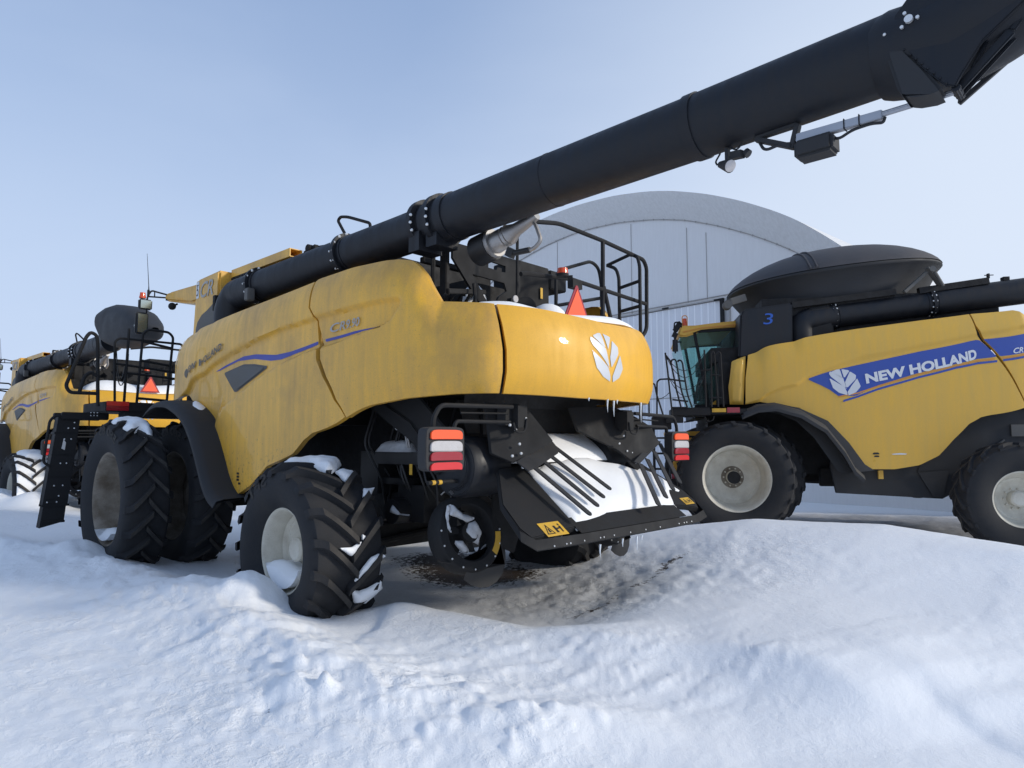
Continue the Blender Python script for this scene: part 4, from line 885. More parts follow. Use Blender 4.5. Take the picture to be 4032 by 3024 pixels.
# ------------------------------------------------------------------ older combine (right)
def old_combine():
    root=empty('combine_harvester')
    chassis(root)
    gl=[(4.45,2.034),(4.309,2.287),(4.135,2.635),(3.94,3.042),(3.83,3.468)]; gr=[(a+.032,b) for a,b in gl]
    bt=[(.55,2.137)]+R['bot'][1:-1]+[(4.45,2.034)]; tp=[(.62,2.936)]+R['top'][1:5]+[(3.83,3.468)]
    sp=shell(coons(bt,tp,[(.55,2.137),(.565,2.559),(.62,2.936)],gl,120,60),'R').obj('side_panel',YELR,root,smooth=45)
    b2=[gr[0],(5.0,2.085),(5.6,2.11),(6.08,2.119)]; t2=[gr[-1],(4.353,3.508),(4.488,3.481),(4.7,3.36),(5.0,3.15),(5.25,2.95),(6.05,2.878)]; r2=[(6.08,2.119),(6.09,2.5),(6.05,2.878)]
    c2=coons(b2,t2,gr,r2,70,50); rp=shell(c2,'R').obj('rear_side_panel',YELR,root,smooth=45)
    shell(coons(bt,tp,[(.55,2.137),(.565,2.559),(.62,2.936)],gl,60,30),'R',mir=True).obj('side_panel',YELR,root,smooth=45); shell(c2,'R',mir=True).obj('rear_side_panel',YELR,root,smooth=45)
    sl=[(6.11,2.119),(6.12,2.5),(6.08,2.878)]; shell(coons([(6.11,2.119),(SC,2.105),(2*SC-6.11,2.119)],[(6.08,2.878),(SC,2.83),(2*SC-6.08,2.878)],sl,[(2*SC-a,b) for a,b in sl],60,20),'R').obj('rear_hood',YELR,root)
    patch([(.35,2.84),(.585,2.925),(.52,2.139),(.295,2.142),(.285,2.425)],.03,lambda a,b,d:surf(a,b,(-.04+.04*min(1,d/.05)) if d is not None else -.08,'R'),back=True).obj('front_corner_trim',YELR,root)
    # decals
    D1=[p for p in R['dec_t'] if p[0]<3.9]; D1=D1+[(3.925,3.062),(4.06,2.797)]; D2=[p for p in R['dec_b'] if p[0]<4.0][1:]
    onshell(D1+D2[::-1],.03,.004,'R').obj('blue_decal',BLUER,sp)
    onshell([(3.958,3.066),(4.55,3.137),(4.95,3.18),(4.95,2.90),(4.533,2.852),(4.093,2.802)],.03,.004,'R').obj('blue_decal',BLUER,rp)
    def band(L,w,m,par,nm,lim,lo=0):
        q=[p for p in L if lo<=p[0]<=lim]; onshell([(a,b+w/2) for a,b in q]+[(a,b-w/2) for a,b in q[::-1]],.014,.005,'R').obj(nm,m,par)
    og=R['org'][:5]+[(4.04,2.766)]; st=R['stripe'][:5]+[(4.06,2.73)]
    band(og,.02,ORG,sp,'orange_line',4.08); band(st,.032,BLUER,sp,'blue_line',4.08)
    band([(4.10,2.776),(4.532,2.825),(4.95,2.87)],.02,ORG,rp,'orange_line',5); band([(4.12,2.742),(4.53,2.791),(4.95,2.835)],.032,BLUER,rp,'blue_line',5)
    text_on('NEW HOLLAND',2.38,2.425,3.905,2.775,.155,'R',.12,.045,.008).obj('lettering',WHT,sp)
    text_on('CR9090',4.27,2.835,4.80,2.88,.085,'R',.3,.02,.008).obj('model_lettering',WHT,rp)
    for k in ('lf1','lf2','lf3','lf4','lf5','lf6'):
        c=np.array(M[k]).mean(0); P=[tuple(c+(np.array(p)-c)*1.22) for p in M[k]]
        P=[(1.905+(a-6.955)/(7.405-6.955)*.391,2.266+(b-2.262)/(2.725-2.262)*.406) for a,b in P]; onshell(P,.02,.008,'R').obj('leaf_emblem',SILL,sp)
    onshell([(2.414,1.34),(2.494,1.34),(2.49,1.37),(2.414,1.37)],.02,.004,'R').obj('decal',INK,sp); onshell([(2.43,1.30),(2.49,1.30),(2.49,1.325),(2.43,1.325)],.02,.004,'R').obj('decal',INK,sp); onshell([(2.41,1.235),(2.45,1.235),(2.43,1.27)],.01,.004,'R').obj('decal',STK,sp); onshell([(2.63,1.345),(2.74,1.36),(2.84,1.348),(2.80,1.335),(2.66,1.335)],.012,.004,'R').obj('small_lettering',WHT,sp)
    # tank front, pivot housing, beams
    g=MB(); g.prism([(-.16,1.46,2.9),(-1.0,1.46,2.9),(-1.03,1.46,3.78),(-.28,1.46,3.70),(-.215,1.46,3.62)],(0,-2.92,0)); tk=g.obj('tank_front_panel',BLKG,root,bevel=.03)
    lettering('3',lambda u,v:(-.565-u,1.466,3.435+v),.155,.18,.12,.0).obj('painted_number',BLUEN,tk,smooth=0)
    p=MB(); p.prism([(-1.1,1.30,3.0),(-1.11,1.30,3.2),(-1.178,1.30,3.514),(-1.25,1.30,3.63),(-1.347,1.30,3.71),(-1.66,1.30,3.75),(-1.70,1.30,3.0)],(0,-.3,0)); po=p.obj('auger_pivot_housing',BLK,root,bevel=.03)
    b=MB(); 
    for x,z in((-1.273,3.525),(-1.314,3.552)): b.tube([(x,1.30,z),(x,1.315,z)],.025,12)
    b.obj('bolts',BOLT,po)
    auger(root,'R')
    m=MB(); m.bar((-1.06,1.25,3.77),(-2.64,1.25,3.92),.1,.10); m.bar((-3.0,1.2,3.93),(-4.02,1.2,4.05),.1,.10); m.bb((-4.0,1.2,4.08),(-4.03,1.25,4.16)); m.tube([(-4.08,1.25,4.13),(-3.95,1.25,4.13)],.008); m.bb((-4.27,1.05,4.06),(-4.36,1.15,4.12))
    m.bb((-1.1,-1.2,3.0),(-4.2,1.1,3.65)); m.bb((-.6,-1.25,3.6),(-3.3,1.22,3.9)); m.obj('tank_body',DARK,root,bevel=.01)
    # hopper with folded cover
    cx,ax,by=-2.0,1.76,1.40
    def ell(r,z,sx=1,n=64,cxx=cx,ex=2.3):
        out=[]
        for k in range(n+1):
            t=2*PI*k/n; c,s_=math.cos(t),math.sin(t)
            out.append((cxx+ax*r*sx*math.copysign(abs(c)**(2/ex),c),by*r*math.copysign(abs(s_)**(2/ex),s_),z-(cxx+ax*r*sx*math.copysign(abs(c)**(2/ex),c)+2.5)*.085*max(0,min(1,(z-3.6)/.7))))
        return out
    h=MB().sheet([ell(.995,4.42),ell(1.0,4.39),ell(.985,4.36),ell(.97,4.35),ell(.91,4.1,.97),ell(.86,3.85,.96),ell(.84,3.5,.95)]); h.obj('hopper',PLAS,root,smooth=50)
    rows=[]
    for r in(1.0,.97,.94,.88,.8,.7,.58,.45,.3,.15,.02): rows.append(ell(r,4.43+.56*(1-r**2.3)**.75,ex=2.3-.2*(1-r)))
    cv=MB().sheet(rows).obj('hopper_cover',COVER,root,smooth=60)
    rb=MB()
    for x0 in(-1.35,-1.45):
        pts=[]
        for k in range(21):
            y=1.40*(1-2*k/20); rr=min(.999,((abs((x0-cx)/ax))**2.4+(abs(y/by))**2.4)**(1/2.4)); pts.append((x0,y,4.435+.56*(1-rr**2.3)**.75-(x0+2.5)*.085))
        rb.tube(pts,.016,6)
    rb.obj('cover_rib',COVER,cv)
    s=MB(); s.bar((-2.75,1.3,3.90),(-3.15,1.25,4.25),.08,.05); s.bar((-3.1,1.32,4.28),(-3.3,1.25,4.0),.09,.03); s.tube([(-3.17,1.36,4.25),(-3.17,1.3,4.25)],.05,14); s.tube([(-3.2,1.35,4.20),(-3.33,1.3,3.98)],.025,10); s.bar((-.0-.1,1.2,3.87),(-.35,1.15,3.95),.12,.12)
    s.tube([(-.05,1.3,3.82),(-.05,1.15,3.82)],.075,14); s.obj('cover_actuators',GREYG,root,bevel=.006)
    # cab
    f=[(-.08,.95,2.15),(.33,.95,2.15),(.50,.95,2.16),(.735,.95,3.33),(.60,.95,3.44),(-.25,.95,3.47),(-.15,.95,2.9)]
    c=MB(); c.prism(f,(0,-1.9,0)); cab=c.obj('cab',GLS,root,bevel=.03)
    k=MB()
    for y in(.955,-.955):
        k.bar((.27,y,2.14),(.47,y,3.42),.05,.035,(0,1,0)); k.bar((-.25,y,3.46),(.62,y,3.43),.04,.05); k.bar((-.13,y,2.9),(-.25,y,3.47),.04,.05); k.bar((-.1,y,2.15),(.50,y,2.15),.05,.05)
    k.bb((-.3,-.9,1.95),(.5,.9,2.14)); k.obj('cab_frame',BLK,cab)
    rf=MB(); rf.prism([(-.28,1.0,3.60),(-.28,1.0,3.475),(.35,1.0,3.43),(.64,1.0,3.335),(.76,1.0,3.37),(.70,1.0,3.54),(.45,1.0,3.54),(.2,1.0,3.565)],(0,-2.0,0)); ro=rf.obj('cab_roof',YELR,cab,bevel=.03)
    MB().prism([(-.22,1.004,3.53),(-.22,1.004,3.515),(.35,1.004,3.48),(.66,1.004,3.42),(.66,1.004,3.435),(.35,1.004,3.495)],(0,.012,0)).obj('roof_moulding',ORG,ro)
    s=MB(); s.bb((-.05,-.3,2.3),(.35,.3,2.6)); s.bar((-.0,0,2.6),(-.1,0,3.2),.5,.12); s.bb((-.2,.3,2.5),(.1,.5,2.62)); s.tube([(.42,0,2.2),(.3,0,2.75)],.03); s.tube([(.3,-.18,2.78),(.3,.18,2.70)],.02); s.obj('seat',PLAS,cab,bevel=.03)
    MB().tube([(-.1,.985,2.98),(-.1,.987,2.98)],.05,16).obj('round_sticker',WHT,cab)
    MB().prism([(-.05,.958,2.14),(.28,.958,2.15),(-.12,.958,2.45)],(0,.01,0)).obj('yellow_corner',YELR,cab)
    b=MB(); b.tube([(.62,.85,3.56),(.62,.85,3.60)],.045,12); b.tube([(.62,.85,3.60),(.62,.85,3.685)],[.04,.034],12); bo=b.obj('beacon',AMB,root); q=MB(); q.pipe([(.665,.92,3.55),(.665,.92,3.725),(.58,.92,3.725),(.58,.92,3.55)],.008,.04); q.obj('beacon_guard',ORG,bo)
    a=MB(); a.pipe([(.68,.9,3.52),(.70,1.0,3.60),(.80,1.0,3.60),(.81,1.0,3.5)],.014,.03); a.bar((.70,.95,3.60),(.80,1.0,3.45),.05,.08); a.bar((.76,1.0,3.36),(.84,1.0,3.40),.09,.08); a.tube([(.80,1.0,3.5),(.80,1.0,3.3)],.02); a.bar((.70,.9,3.27),(.79,1.0,3.26),.03,.02); ao=a.obj('mirror_arm',BLK,root)
    MB().bb((.755,.90,3.07),(.84,1.04,3.33)).obj('mirror',PLAS,ao,bevel=.03)
    # platform and rails
    p=MB(); p.bb((.93,.95,1.965),(.36,1.9,2.085)); p.bb((.36,.95,1.98),(-.2,1.85,2.06)); p.bb((1.04,1.75,1.85),(.77,1.9,1.95)); p.pipe([(.75,1.85,1.94),(.62,1.85,1.95),(.60,1.85,1.88),(.76,1.85,1.86)],.012,.03); p.pipe([(.45,1.87,1.95),(.40,1.87,1.86),(.32,1.87,1.88),(.30,1.87,1.95)],.01,.03); p.pipe([(.38,1.87,1.90),(.42,1.87,1.82)],.008)
    pf=p.obj('platform',BLK,root,bevel=.008); MB().bb((.327,1.85,2.01),(.116,1.865,2.07)).obj('yellow_plate',STK,pf); MB().bb((.10,1.85,2.0),(-.09,1.866,2.08)).obj('red_reflector',REDD,pf)
    railing(root,'handrail',[[(.42,1.9,2.09),(.42,1.9,2.99)],[(.335,1.9,2.09),(.318,1.9,2.93),(.30,1.9,2.96),(.275,1.9,2.95),(.268,1.9,2.85),(.235,1.9,2.09)],[(.27,1.9,2.9),(.20,1.9,2.955),(.178,1.9,2.93),(.157,1.9,2.09)],[(.49,1.9,2.664),(.33,1.9,2.675)],[(.311,1.9,2.595),(.166,1.9,2.577)],[(.33,1.9,2.234),(.161,1.9,2.232)]],.0135)
    railing(root,'handrail',[[(1.021,1.9,2.964),(.991,1.9,2.669),(.945,1.9,2.08),(.935,1.9,1.95)],[(1.01,1.9,2.92),(.94,1.9,2.82),(.86,1.9,2.35),(.80,1.9,2.09)],[(.935,1.9,2.8),(.925,1.9,2.845),(.875,1.9,2.857),(.855,1.9,2.82),(.79,1.9,2.35),(.705,1.9,2.09)],[(.83,1.9,2.81),(.82,1.9,2.84),(.775,1.9,2.83),(.76,1.9,2.79),(.70,1.9,2.30),(.63,1.9,2.08)],[(.97,1.9,2.54),(.733,1.9,2.503)],[(.93,1.9,2.216),(.69,1.9,2.183)],[(.94,1.9,2.09),(.70,1.9,2.085)]],.0135)
    railing(root,'ladder_handrail',[[(1.295,1.9,1.95),(1.294,1.9,2.42),(1.26,1.9,2.49),(1.20,1.9,2.47),(1.17,1.9,2.30),(1.075,1.9,1.96)],[(1.175,1.9,1.95),(1.16,1.9,2.50),(1.12,1.9,2.541),(.99,1.9,2.545)]],.0135)
    ch=MB()
    for a,b_,d in(((1.021,1.9,2.93),(.435,1.9,2.932),.26),((1.0,1.9,2.88),(.435,1.9,2.90),.33),((.978,1.9,2.58),(.43,1.9,2.60),.22),((.97,1.9,2.55),(.43,1.9,2.569),.30),((.97,1.9,2.333),(1.17,1.9,2.23),.03)):
        a=Vector(a);b_=Vector(b_); ch.tube([a.lerp(b_,t/10)-Vector((0,0,d*4*(t/10)*(1-t/10))) for t in range(11)],.006,6)
    ch.obj('safety_chain',HOSE,root)
    # ladder assembly and feeder frame in front of the wheel
    l=MB(); l.bb((1.25,1.5,1.75),(.95,1.85,1.95)); l.bb((1.20,1.45,.9),(1.24,1.6,1.8)); l.bb((1.0,1.45,1.0),(1.04,1.6,1.8)); l.pipe([(1.2,1.7,1.95),(1.15,1.75,1.85),(1.2,1.75,1.75)],.01); 
    for z in(1.1,1.35,1.6): l.bb((1.0,1.45,z),(1.24,1.6,z+.03))
    l.obj('ladder',BLK,root,bevel=.005)
    fd=MB(); fd.bb((.30,-.6,1.66),(.95,.6,1.73)); fd.bb((.60,.55,.9),(.68,.6,1.7)); fd.bb((.42,.55,1.40),(.60,.6,1.62)); fd.bb((.78,.55,1.05),(.86,.6,1.66)); fd.bar((.85,.58,1.2),(.62,.58,.88),.05,.06); fd.bar((.86,.58,1.08),(.5,.58,1.05),.05,.06); fd.bb((.3,-.55,.95),(.5,.55,1.6)); fd.bb((.62,.56,1.2),(.86,.59,1.24)); fd.obj('feeder_house',YELR,root,bevel=.006)
    d=MB(); d.bb((.3,.2,1.1),(.8,.55,1.5)); d.tube([(.35,.62,1.3),(.8,.62,1.15)],.03); d.tube([(.4,.62,1.0),(.9,.62,.95)],.035); d.obj('feeder_drive',DARK,root); MB().tube([(.6,.64,.98),(.9,.64,.95)],.045,10).obj('red_cylinder',REDD,root)
    # fender, skirt
    rows=[[(x,sy_y,z+dz) for sy_y,dz in((1.62,.01),(1.78,0),(1.88,-.03),(1.93,-.09))] for x,z in[(-.14,2.02),(-.38,2.12),(-.644,2.14),(-1.0,2.03),(-1.34,1.80),(-1.58,1.46),(-1.72,1.18),(-1.84,1.06)]]
    fm=MB().sheet(rows); fm.sheet([[(p[0]+.03,p[1],p[2]-.04) for p in r] for r in rows]); fm.sheet([[r[-1] for r in rows],[(r[-1][0]+.03,r[-1][1],r[-1][2]-.04) for r in rows]])
    up=[(-.178,2.04),(-.38,2.135),(-.644,2.16),(-1.031,2.06),(-1.43,1.86),(-1.72,1.52),(-1.93,1.19),(-2.06,1.10)]; lo=[(-.377,2.0),(-.45,2.02),(-.691,1.98),(-.95,1.86),(-1.2,1.6),(-1.42,1.25),(-1.52,1.09),(-1.62,1.05)]
    fm.sheet([[(x,1.645,z) for x,z in up],[(x,1.70,z) for x,z in lo]]); fm.obj('fender',PLAS,root,smooth=50); fm.mir().obj('fender',PLAS,root,smooth=50)
    s=MB(); s.prism([(-1.5,1.40,1.15),(-1.57,1.40,.735),(-3.09,1.40,.655),(-3.34,1.40,.79),(-3.7,1.40,1.3),(-3.9,1.40,1.9),(-3.0,1.40,2.1),(-1.6,1.40,2.0)],(0,-.06,0)); s.prism([(-3.2,1.42,1.1),(-2.75,1.42,1.06),(-2.95,1.42,.68),(-3.09,1.42,.67)],(0,.01,0)); s.bar((-2.75,1.43,1.05),(-2.86,1.43,1.35),.02,.02)
    s.bb((-3.3,1.35,1.2),(-4.4,1.38,2.0)); sk=s.obj('side_skirt',PLAS,root,bevel=.008); s.mir().obj('side_skirt',PLAS,root,bevel=.008)
    MB().bb((-2.165,1.46,.96),(-2.235,1.50,1.09)).obj('yellow_latch',YELR,sk)
    w=MB(); w.bb((-3.35,1.30,1.35),(-3.5,1.36,1.42)); w.tube([(-4.0,1.4,1.55),(-3.6,1.38,1.25)],.015); w.bb((-3.52,1.4,.95),(-3.60,1.46,1.15)); w.bb((-4.1,1.37,1.6),(-4.4,1.41,1.78)); w.obj('hydraulic_fittings',GREYG,root)
    # lens frames etc.
    fw=make_wheel(root,(0,1.75,.985),.885,.5,.50,22,-.30,-.24,.105,1,RIM,lh=.04); MB().tube([(0,-.24,0),(0,-.10,0)],.10,24).obj('hub_cap',DARK,fw); MB().lathe([(.175,-.262),(.17,-.255),(.09,-.25)],(0,0,0),'y',32).obj('hub_rust_ring',RIMD,fw)
    make_wheel(root,(-.30,1.05,.985),0,0,0,0,0,0,0,1,src=fw); make_wheel(root,(0,-1.05,.985),0,0,0,0,0,0,0,-1,src=fw); make_wheel(root,(0,-1.75,.985),0,0,0,0,0,0,0,-1,src=fw)
    rw=make_wheel(root,(-3.8,2.0,.715),.80,.50,.38,18,.34,-.02,.11,1,RIM,lh=.04)
    for sy in(1,-1):
        lamp(root,(-5.65,1.7*sy,1.665),sy); ar=MB(); ar.pipe([(-5.6,sy*1.7,1.82),(-5.6,sy*1.7,2.0),(-5.6,sy*.8,2.02)],.019,.1); ar.obj('lamp_arm',BLK,root)
    t=MB(); t.prism([(-6.1,-1.2,.95),(-6.1,-1.2,1.05),(-5.1,-1.0,1.75),(-5.0,-1.0,1.6)],(0,2.4,0)); t.obj('spreader_tray',BLK,root,bevel=.01)
    return root
mirror_mat=mat('mirror_glass_surface',(.35,.42,.42),.15,metal=.8)
COVER=mat('tarpaulin_cover',(.042,.040,.043),.55,dust=(.11,.10,.10),dust_amt=.5,dust_scale=2,bump=.1,bump_scale=12)
# ------------------------------------------------------------------ placing the machines
PM=dict(a=.7509,X=-3.4433,Y=10.2405,z=-.0667); PN=dict(a=.7372,X=-12.4075,Y=18.9235,z=-.1429); PR=dict(a=.1701,X=3.7836,Y=12.2833,z=.0967)
def put(o,P,rx=0,ry=0): o.location=(P['X'],P['Y'],P['z']); o.rotation_euler=(rx,ry,PI-P['a']); return o
def W(P,x,y): a=P['a']; return (P['X']-math.cos(a)*x-math.sin(a)*y, P['Y']+math.sin(a)*x-math.cos(a)*y)
GRP='combine harvesters parked in the snow'
cm=new_combine()
cn=copy_tree(cm)
for o in list(cn.children):
    if o.name.split('.')[0] in('unloading_auger','auger_spout','hinge_cover','hinge_bolts','fold_actuator','work_light'):
        for k in list(o.children_recursive): bpy.data.objects.remove(k)
        bpy.data.objects.remove(o)
auger(cn,'N')
cr=old_combine()
put(cm,PM); put(cn,PN); put(cr,PR,0,.007)
tag(cm,'big dusty yellow combine in the middle with silver leaf emblem and snow-filled rear tray','combine harvester',GRP)
tag(cn,'distant yellow combine at the far left, half hidden behind the middle one','combine harvester',GRP)
tag(cr,'yellow combine at the right with blue side decal and black domed tank cover','combine harvester',GRP)
# ------------------------------------------------------------------ building
def hall():
    P=dict(a=.858,X=6.35,Y=20.,z=0); root=empty('arched_hall'); put(root,P)
    cx=5.8; arc=[(x,z) for x,_,z in M['arch']]; arc=[p for p in arc if p[0]<=cx-.2]
    arc=arc[::-1]; lo=[(-7.6,0),(-6.9,2.4),(-5.6,4.6),(-4.7,5.75)]; half=lo+arc; full=half+[(cx,10.085)]+[(2*cx-x,z) for x,z in half[::-1]]
    ic=[(x,z) for x,_,z in M['arci']][::-1]; ic=[p for p in ic if p[0]<=cx-.2]; ih=[(-6.6,0),(-5.9,2.3),(-4.5,4.6),(-3.4,5.95)]+ic; inner=ih+[(cx,9.39)]+[(2*cx-x,z) for x,z in ih[::-1]]
    def dense(L,n=160):
        d=[0]
        for a,b in zip(L,L[1:]): d.append(d[-1]+math.dist(a,b))
        out=[]
        for k in range(n+1):
            t=d[-1]*k/n
            for i in range(len(d)-1):
                if t<=d[i+1]+1e-9: break
            f=(t-d[i])/(d[i+1]-d[i]); out.append((L[i][0]+(L[i+1][0]-L[i][0])*f,L[i][1]+(L[i+1][1]-L[i][1])*f))
        for _ in range(3): out=[out[0]]+[((a[0]+2*b[0]+c[0])/4,(a[1]+2*b[1]+c[1])/4) for a,b,c in zip(out,out[1:],out[2:])]+[out[-1]]
        return out
    A=dense(full);I=dense(inner)
    e=MB(); e.add([(x,0,z) for x,z in I]+[(cx,0,0)],[(i,i+1,len(I)) for i in range(len(I)-1)]); e.obj('end_wall',FAB2,root,smooth=0,fix=False)
    # fabric overhang between the front truss and the wall
    rows=[]
    for k in range(9):
        t=k/8; rows.append([(I[i][0]+(A[i][0]-I[i][0])*t,.02+.75*t+.04*math.sin(i*2.1)*t*(1-t)*2,I[i][1]+(A[i][1]-I[i][1])*t-.05*math.sin(PI*t)) for i in range(len(A))])
    MB().sheet(rows).obj('fabric_overhang',FAB,root,smooth=60)
    MB().sheet([[(x,.77,z) for x,z in A],[(x,-6,z) for x,z in A],[(x,-40,z) for x,z in A]]).obj('roof',FAB,root,smooth=60)
    s=MB()
    for off_ in(.0,.12): s.tube([(x+(A[i][0]-x)*off_*.8,.04+off_*.1,z+(A[i][1]-z)*off_*.8) for i,(x,z) in enumerate(I)],.012,5)
    for x,z0,z1 in((7.03,7.0,9.27),(3.438,5.95,9.1),(1.2,6.0,8.42),(.5,6.0,8.1),(9.5,3,8.9)): s.bar((x,.01,z0),(x,.01,z1),.012,.02,(0,1,0))
    for i in range(20,140,2): 
        x,z=I[i]; s.ball((x,.05,z),.028,5)
    s.obj('wall_seams',SEAM,root)
    d=MB(); x0,x1=-.09,11.0; n=int((x1-x0)/.09); rows=[[],[]]
    for i in range(n+1):
        x=x0+(x1-x0)*i/n; y=.05+(.012 if (i//1)%4==0 else 0); rows[0].append((x,y,-.2)); rows[1].append((x,y,5.87))
    d.sheet(rows); do=d.obj('sliding_door',CORR,root,smooth=0)
    t=MB(); t.bb((-.1,.0,5.90),(11.1,.10,5.94)); t.bb((-.25,.0,6.02),(11.1,.05,6.04)); t.bb((-.28,.0,.0),(-.24,.05,6.0)); t.bb((-.1,.06,3.0),(11,.066,3.03)); t.obj('door_frame',SEAM,do)
    k=MB(); k.bb((-.02,.10,.0),(-.13,.17,5.92)); k.bb((-.13,.10,5.87),(.19,.16,5.92)); k.bb((1.88,.08,5.90),(2.12,.12,5.95)); k.obj('door_track_end',BLK,do)
    tag(root,'huge pale grey arched fabric storage hall behind the combines with a white ribbed door','building')
    return root
FAB=mat('grey_fabric',(.76,.76,.75),.7,dust=(.50,.49,.47),dust_amt=.32,dust_scale=.9,streak=.9,bump=.25,bump_scale=5,dthr=.4)
FAB2=mat('pale_fabric',(.80,.80,.80),.7,dust=(.66,.65,.64),dust_amt=.4,dust_scale=.7,streak=.6,bump=.4,bump_scale=2.5)
def ribbed(m):
    nt=m.node_tree; N=nt.nodes; L=nt.links; b=N['Principled BSDF']; tc=N.new('ShaderNodeTexCoord'); sp=N.new('ShaderNodeSeparateXYZ'); L.new(tc.outputs['Object'],sp.inputs[0])
    d=N.new('ShaderNodeMath'); d.operation='MULTIPLY'; d.inputs[1].default_value=1/.24; L.new(sp.outputs['X'],d.inputs[0]); f=N.new('ShaderNodeMath'); f.operation='FRACT'; L.new(d.outputs[0],f.inputs[0]); g=N.new('ShaderNodeMath'); g.operation='GREATER_THAN'; g.inputs[1].default_value=.84; L.new(f.outputs[0],g.inputs[0])
    src=b.inputs['Base Color'].links[0].from_socket; x=N.new('ShaderNodeMix'); x.data_type='RGBA'; L.new(g.outputs[0],x.inputs['Factor']); L.new(src,x.inputs[6]); x.inputs[7].default_value=(.95,.96,.98,1); L.new(x.outputs[2],b.inputs['Base Color'])
CORR=mat('white_ribbed_door',(.80,.81,.84),.5,dust=(.68,.69,.72),dust_amt=.4,dust_scale=.8,streak=.6)
ribbed(CORR)
SEAM=mat('grey_seam',(.40,.39,.38),.6)
hall()
# distant thin mast right of the tank cover
m=MB(); m.tube([(0,0,0),(-.06,0,7.1)],[.03,.012],6); o=m.obj('radio_mast',SEAM); bx,by=14.5,24.0; o.location=(bx,by,0); tag(o,'thin radio mast against the sky behind the right combine','mast')
# ------------------------------------------------------------------ ground
def ridge(X,Y,pts,wn,wf,p=1.6,pn=None):
    """asymmetric drift along a polyline; left side of travel = far side"""
    P=np.stack([X,Y],1); best=np.full(len(X),1e9); H=np.zeros(len(X)); S=np.zeros(len(X))
    for (x0,y0,h0),(x1,y1,h1) in zip(pts,pts[1:]):
        ex,ey=x1-x0,y1-y0; L=ex*ex+ey*ey; t=np.clip(((X-x0)*ex+(Y-y0)*ey)/L,0,1); dx=X-(x0+t*ex);dy=Y-(y0+t*ey); d=np.hypot(dx,dy)
        m=d<best; best[m]=d[m]; H[m]=(h0+(h1-h0)*t)[m]; S[m]=((ex*dy-ey*dx)/math.sqrt(L)/np.maximum(d,1e-6))[m]
    k=np.clip(S*.5+.5,0,1); w=wn+(wf-wn)*k; p=(pn or p)+(p-(pn or p))*k; return H*np.exp(-(np.maximum(np.sqrt(best**2+.0004)-.02,0)/w)**p)
def gcoarse(X,Y):
    r=np.hypot(X,Y); z=np.full(X.shape,.02)
    z=z+.05*fbm(X*.35,Y*.35,1,3)*np.clip(1-r/60,0,1)
    a=PM['a']; lx=-(X-PM['X'])*math.cos(a)+(Y-PM['Y'])*math.sin(a); ly=-(X-PM['X'])*math.sin(a)-(Y-PM['Y'])*math.cos(a)
    # level snow left of the middle combine, hollow blown out beneath it
    z=z+.07*(1/(1+np.exp(-(ly-1.0)/.25)))*(1/(1+np.exp((ly-6)/1.0)))
    hx,hy=W(PM,-4.3,-.4); u=((X-hx)*.9+(Y-hy)*.25)/2.0; v=(-(X-hx)*.25+(Y-hy)*.9)/1.35; hol=np.exp(-(u*u+v*v)**1.3); z=z-.10*hol; z=np.maximum(z,-.10)
    # plough windrow at the left foreground
    k=ridge(X,Y,[(-9.5,11.0,.25),(-7.1,9.3,.25),(-3.9,7.05,.27),(-1.7,4.85,.26),(-.75,3.95,.22),(-.1,3.7,.15),(.5,3.65,.07),(1.2,3.5,.0)],.8,.5,1.5,1.25); z=z+k
    # drift crests
    z=z+ridge(X,Y,[(-2.2,5.7,.0),(-1.5,5.95,.06),(-1.05,6.2,.15),(-.5,5.8,.17),(0,5.4,.15),(.6,5.28,.09),(1.3,5.2,.0)],.8,.32,1.6)
    z=z+ridge(X,Y,[(.1,5.3,.0),(.75,4.98,.14),(1.42,4.68,.21),(1.65,4.5,.22),(1.87,4.25,.21),(2.0,4.0,.15),(2.1,3.78,.06),(2.15,3.6,0)],.42,1.9,1.8,1.15)
    z=z+ridge(X,Y,[(1.0,10.4,.18),(2.1,9.75,.42),(3.2,9.0,.62),(4.4,8.05,.64),(5.3,7.1,.52),(6.6,6.0,.40),(9,4.5,.30)],2.6,.75,1.8)
    z=z+ridge(X,Y,[(2.1,3.7,.02),(2.2,3.95,.05),(2.3,4.18,.07),(2.5,4.22,.09),(2.65,4.04,.09),(3.05,3.92,.09),(4.2,3.9,.09)],.5,.8,1.7,1.15)
    z=z+ridge(X,Y,[(-.2,3.5,.02),(.1,3.58,.07),(.35,3.72,.07),(.9,3.75,.0)],.25,.2,1.6)
    z=z+ridge(X,Y,[(.2,3.3,.0),(.9,3.05,.05),(1.6,2.8,.04),(2.2,2.6,0)],.25,.6,1.6,1.1)
    z=z+ridge(X,Y,[(4.2,7.1,.0),(4.9,6.7,.05),(5.6,6.2,.05),(6.4,5.8,.0)],.22,.5,1.6)
    # snow banked against the wheels
    for P,x,y,h,w in((PM,-3.75,2.26,.30,.30),(PM,-3.2,2.45,.12,.3),(PM,-4.75,1.45,.05,.2),(PM,.1,2.55,.17,.3),(PM,-.6,2.3,.05,.3),(PN,-3.8,2.3,.42,.6),(PN,-4.8,1.8,.35,.5),(PN,0,2.8,.5,1.0),(PN,-6,3.5,.15,2.0)):
        bx,by=W(P,x,y); d=np.hypot(X-bx,Y-by); z=z+h*np.exp(-(d/w)**2.2)
    z=z+.10*(1/(1+np.exp((X+3.5+.1*(Y-9))/1.2)))*np.clip((Y-8)/4,0,1)*np.clip(1-(Y-14)/30,0,1)
    return z,hol,k
_g=None
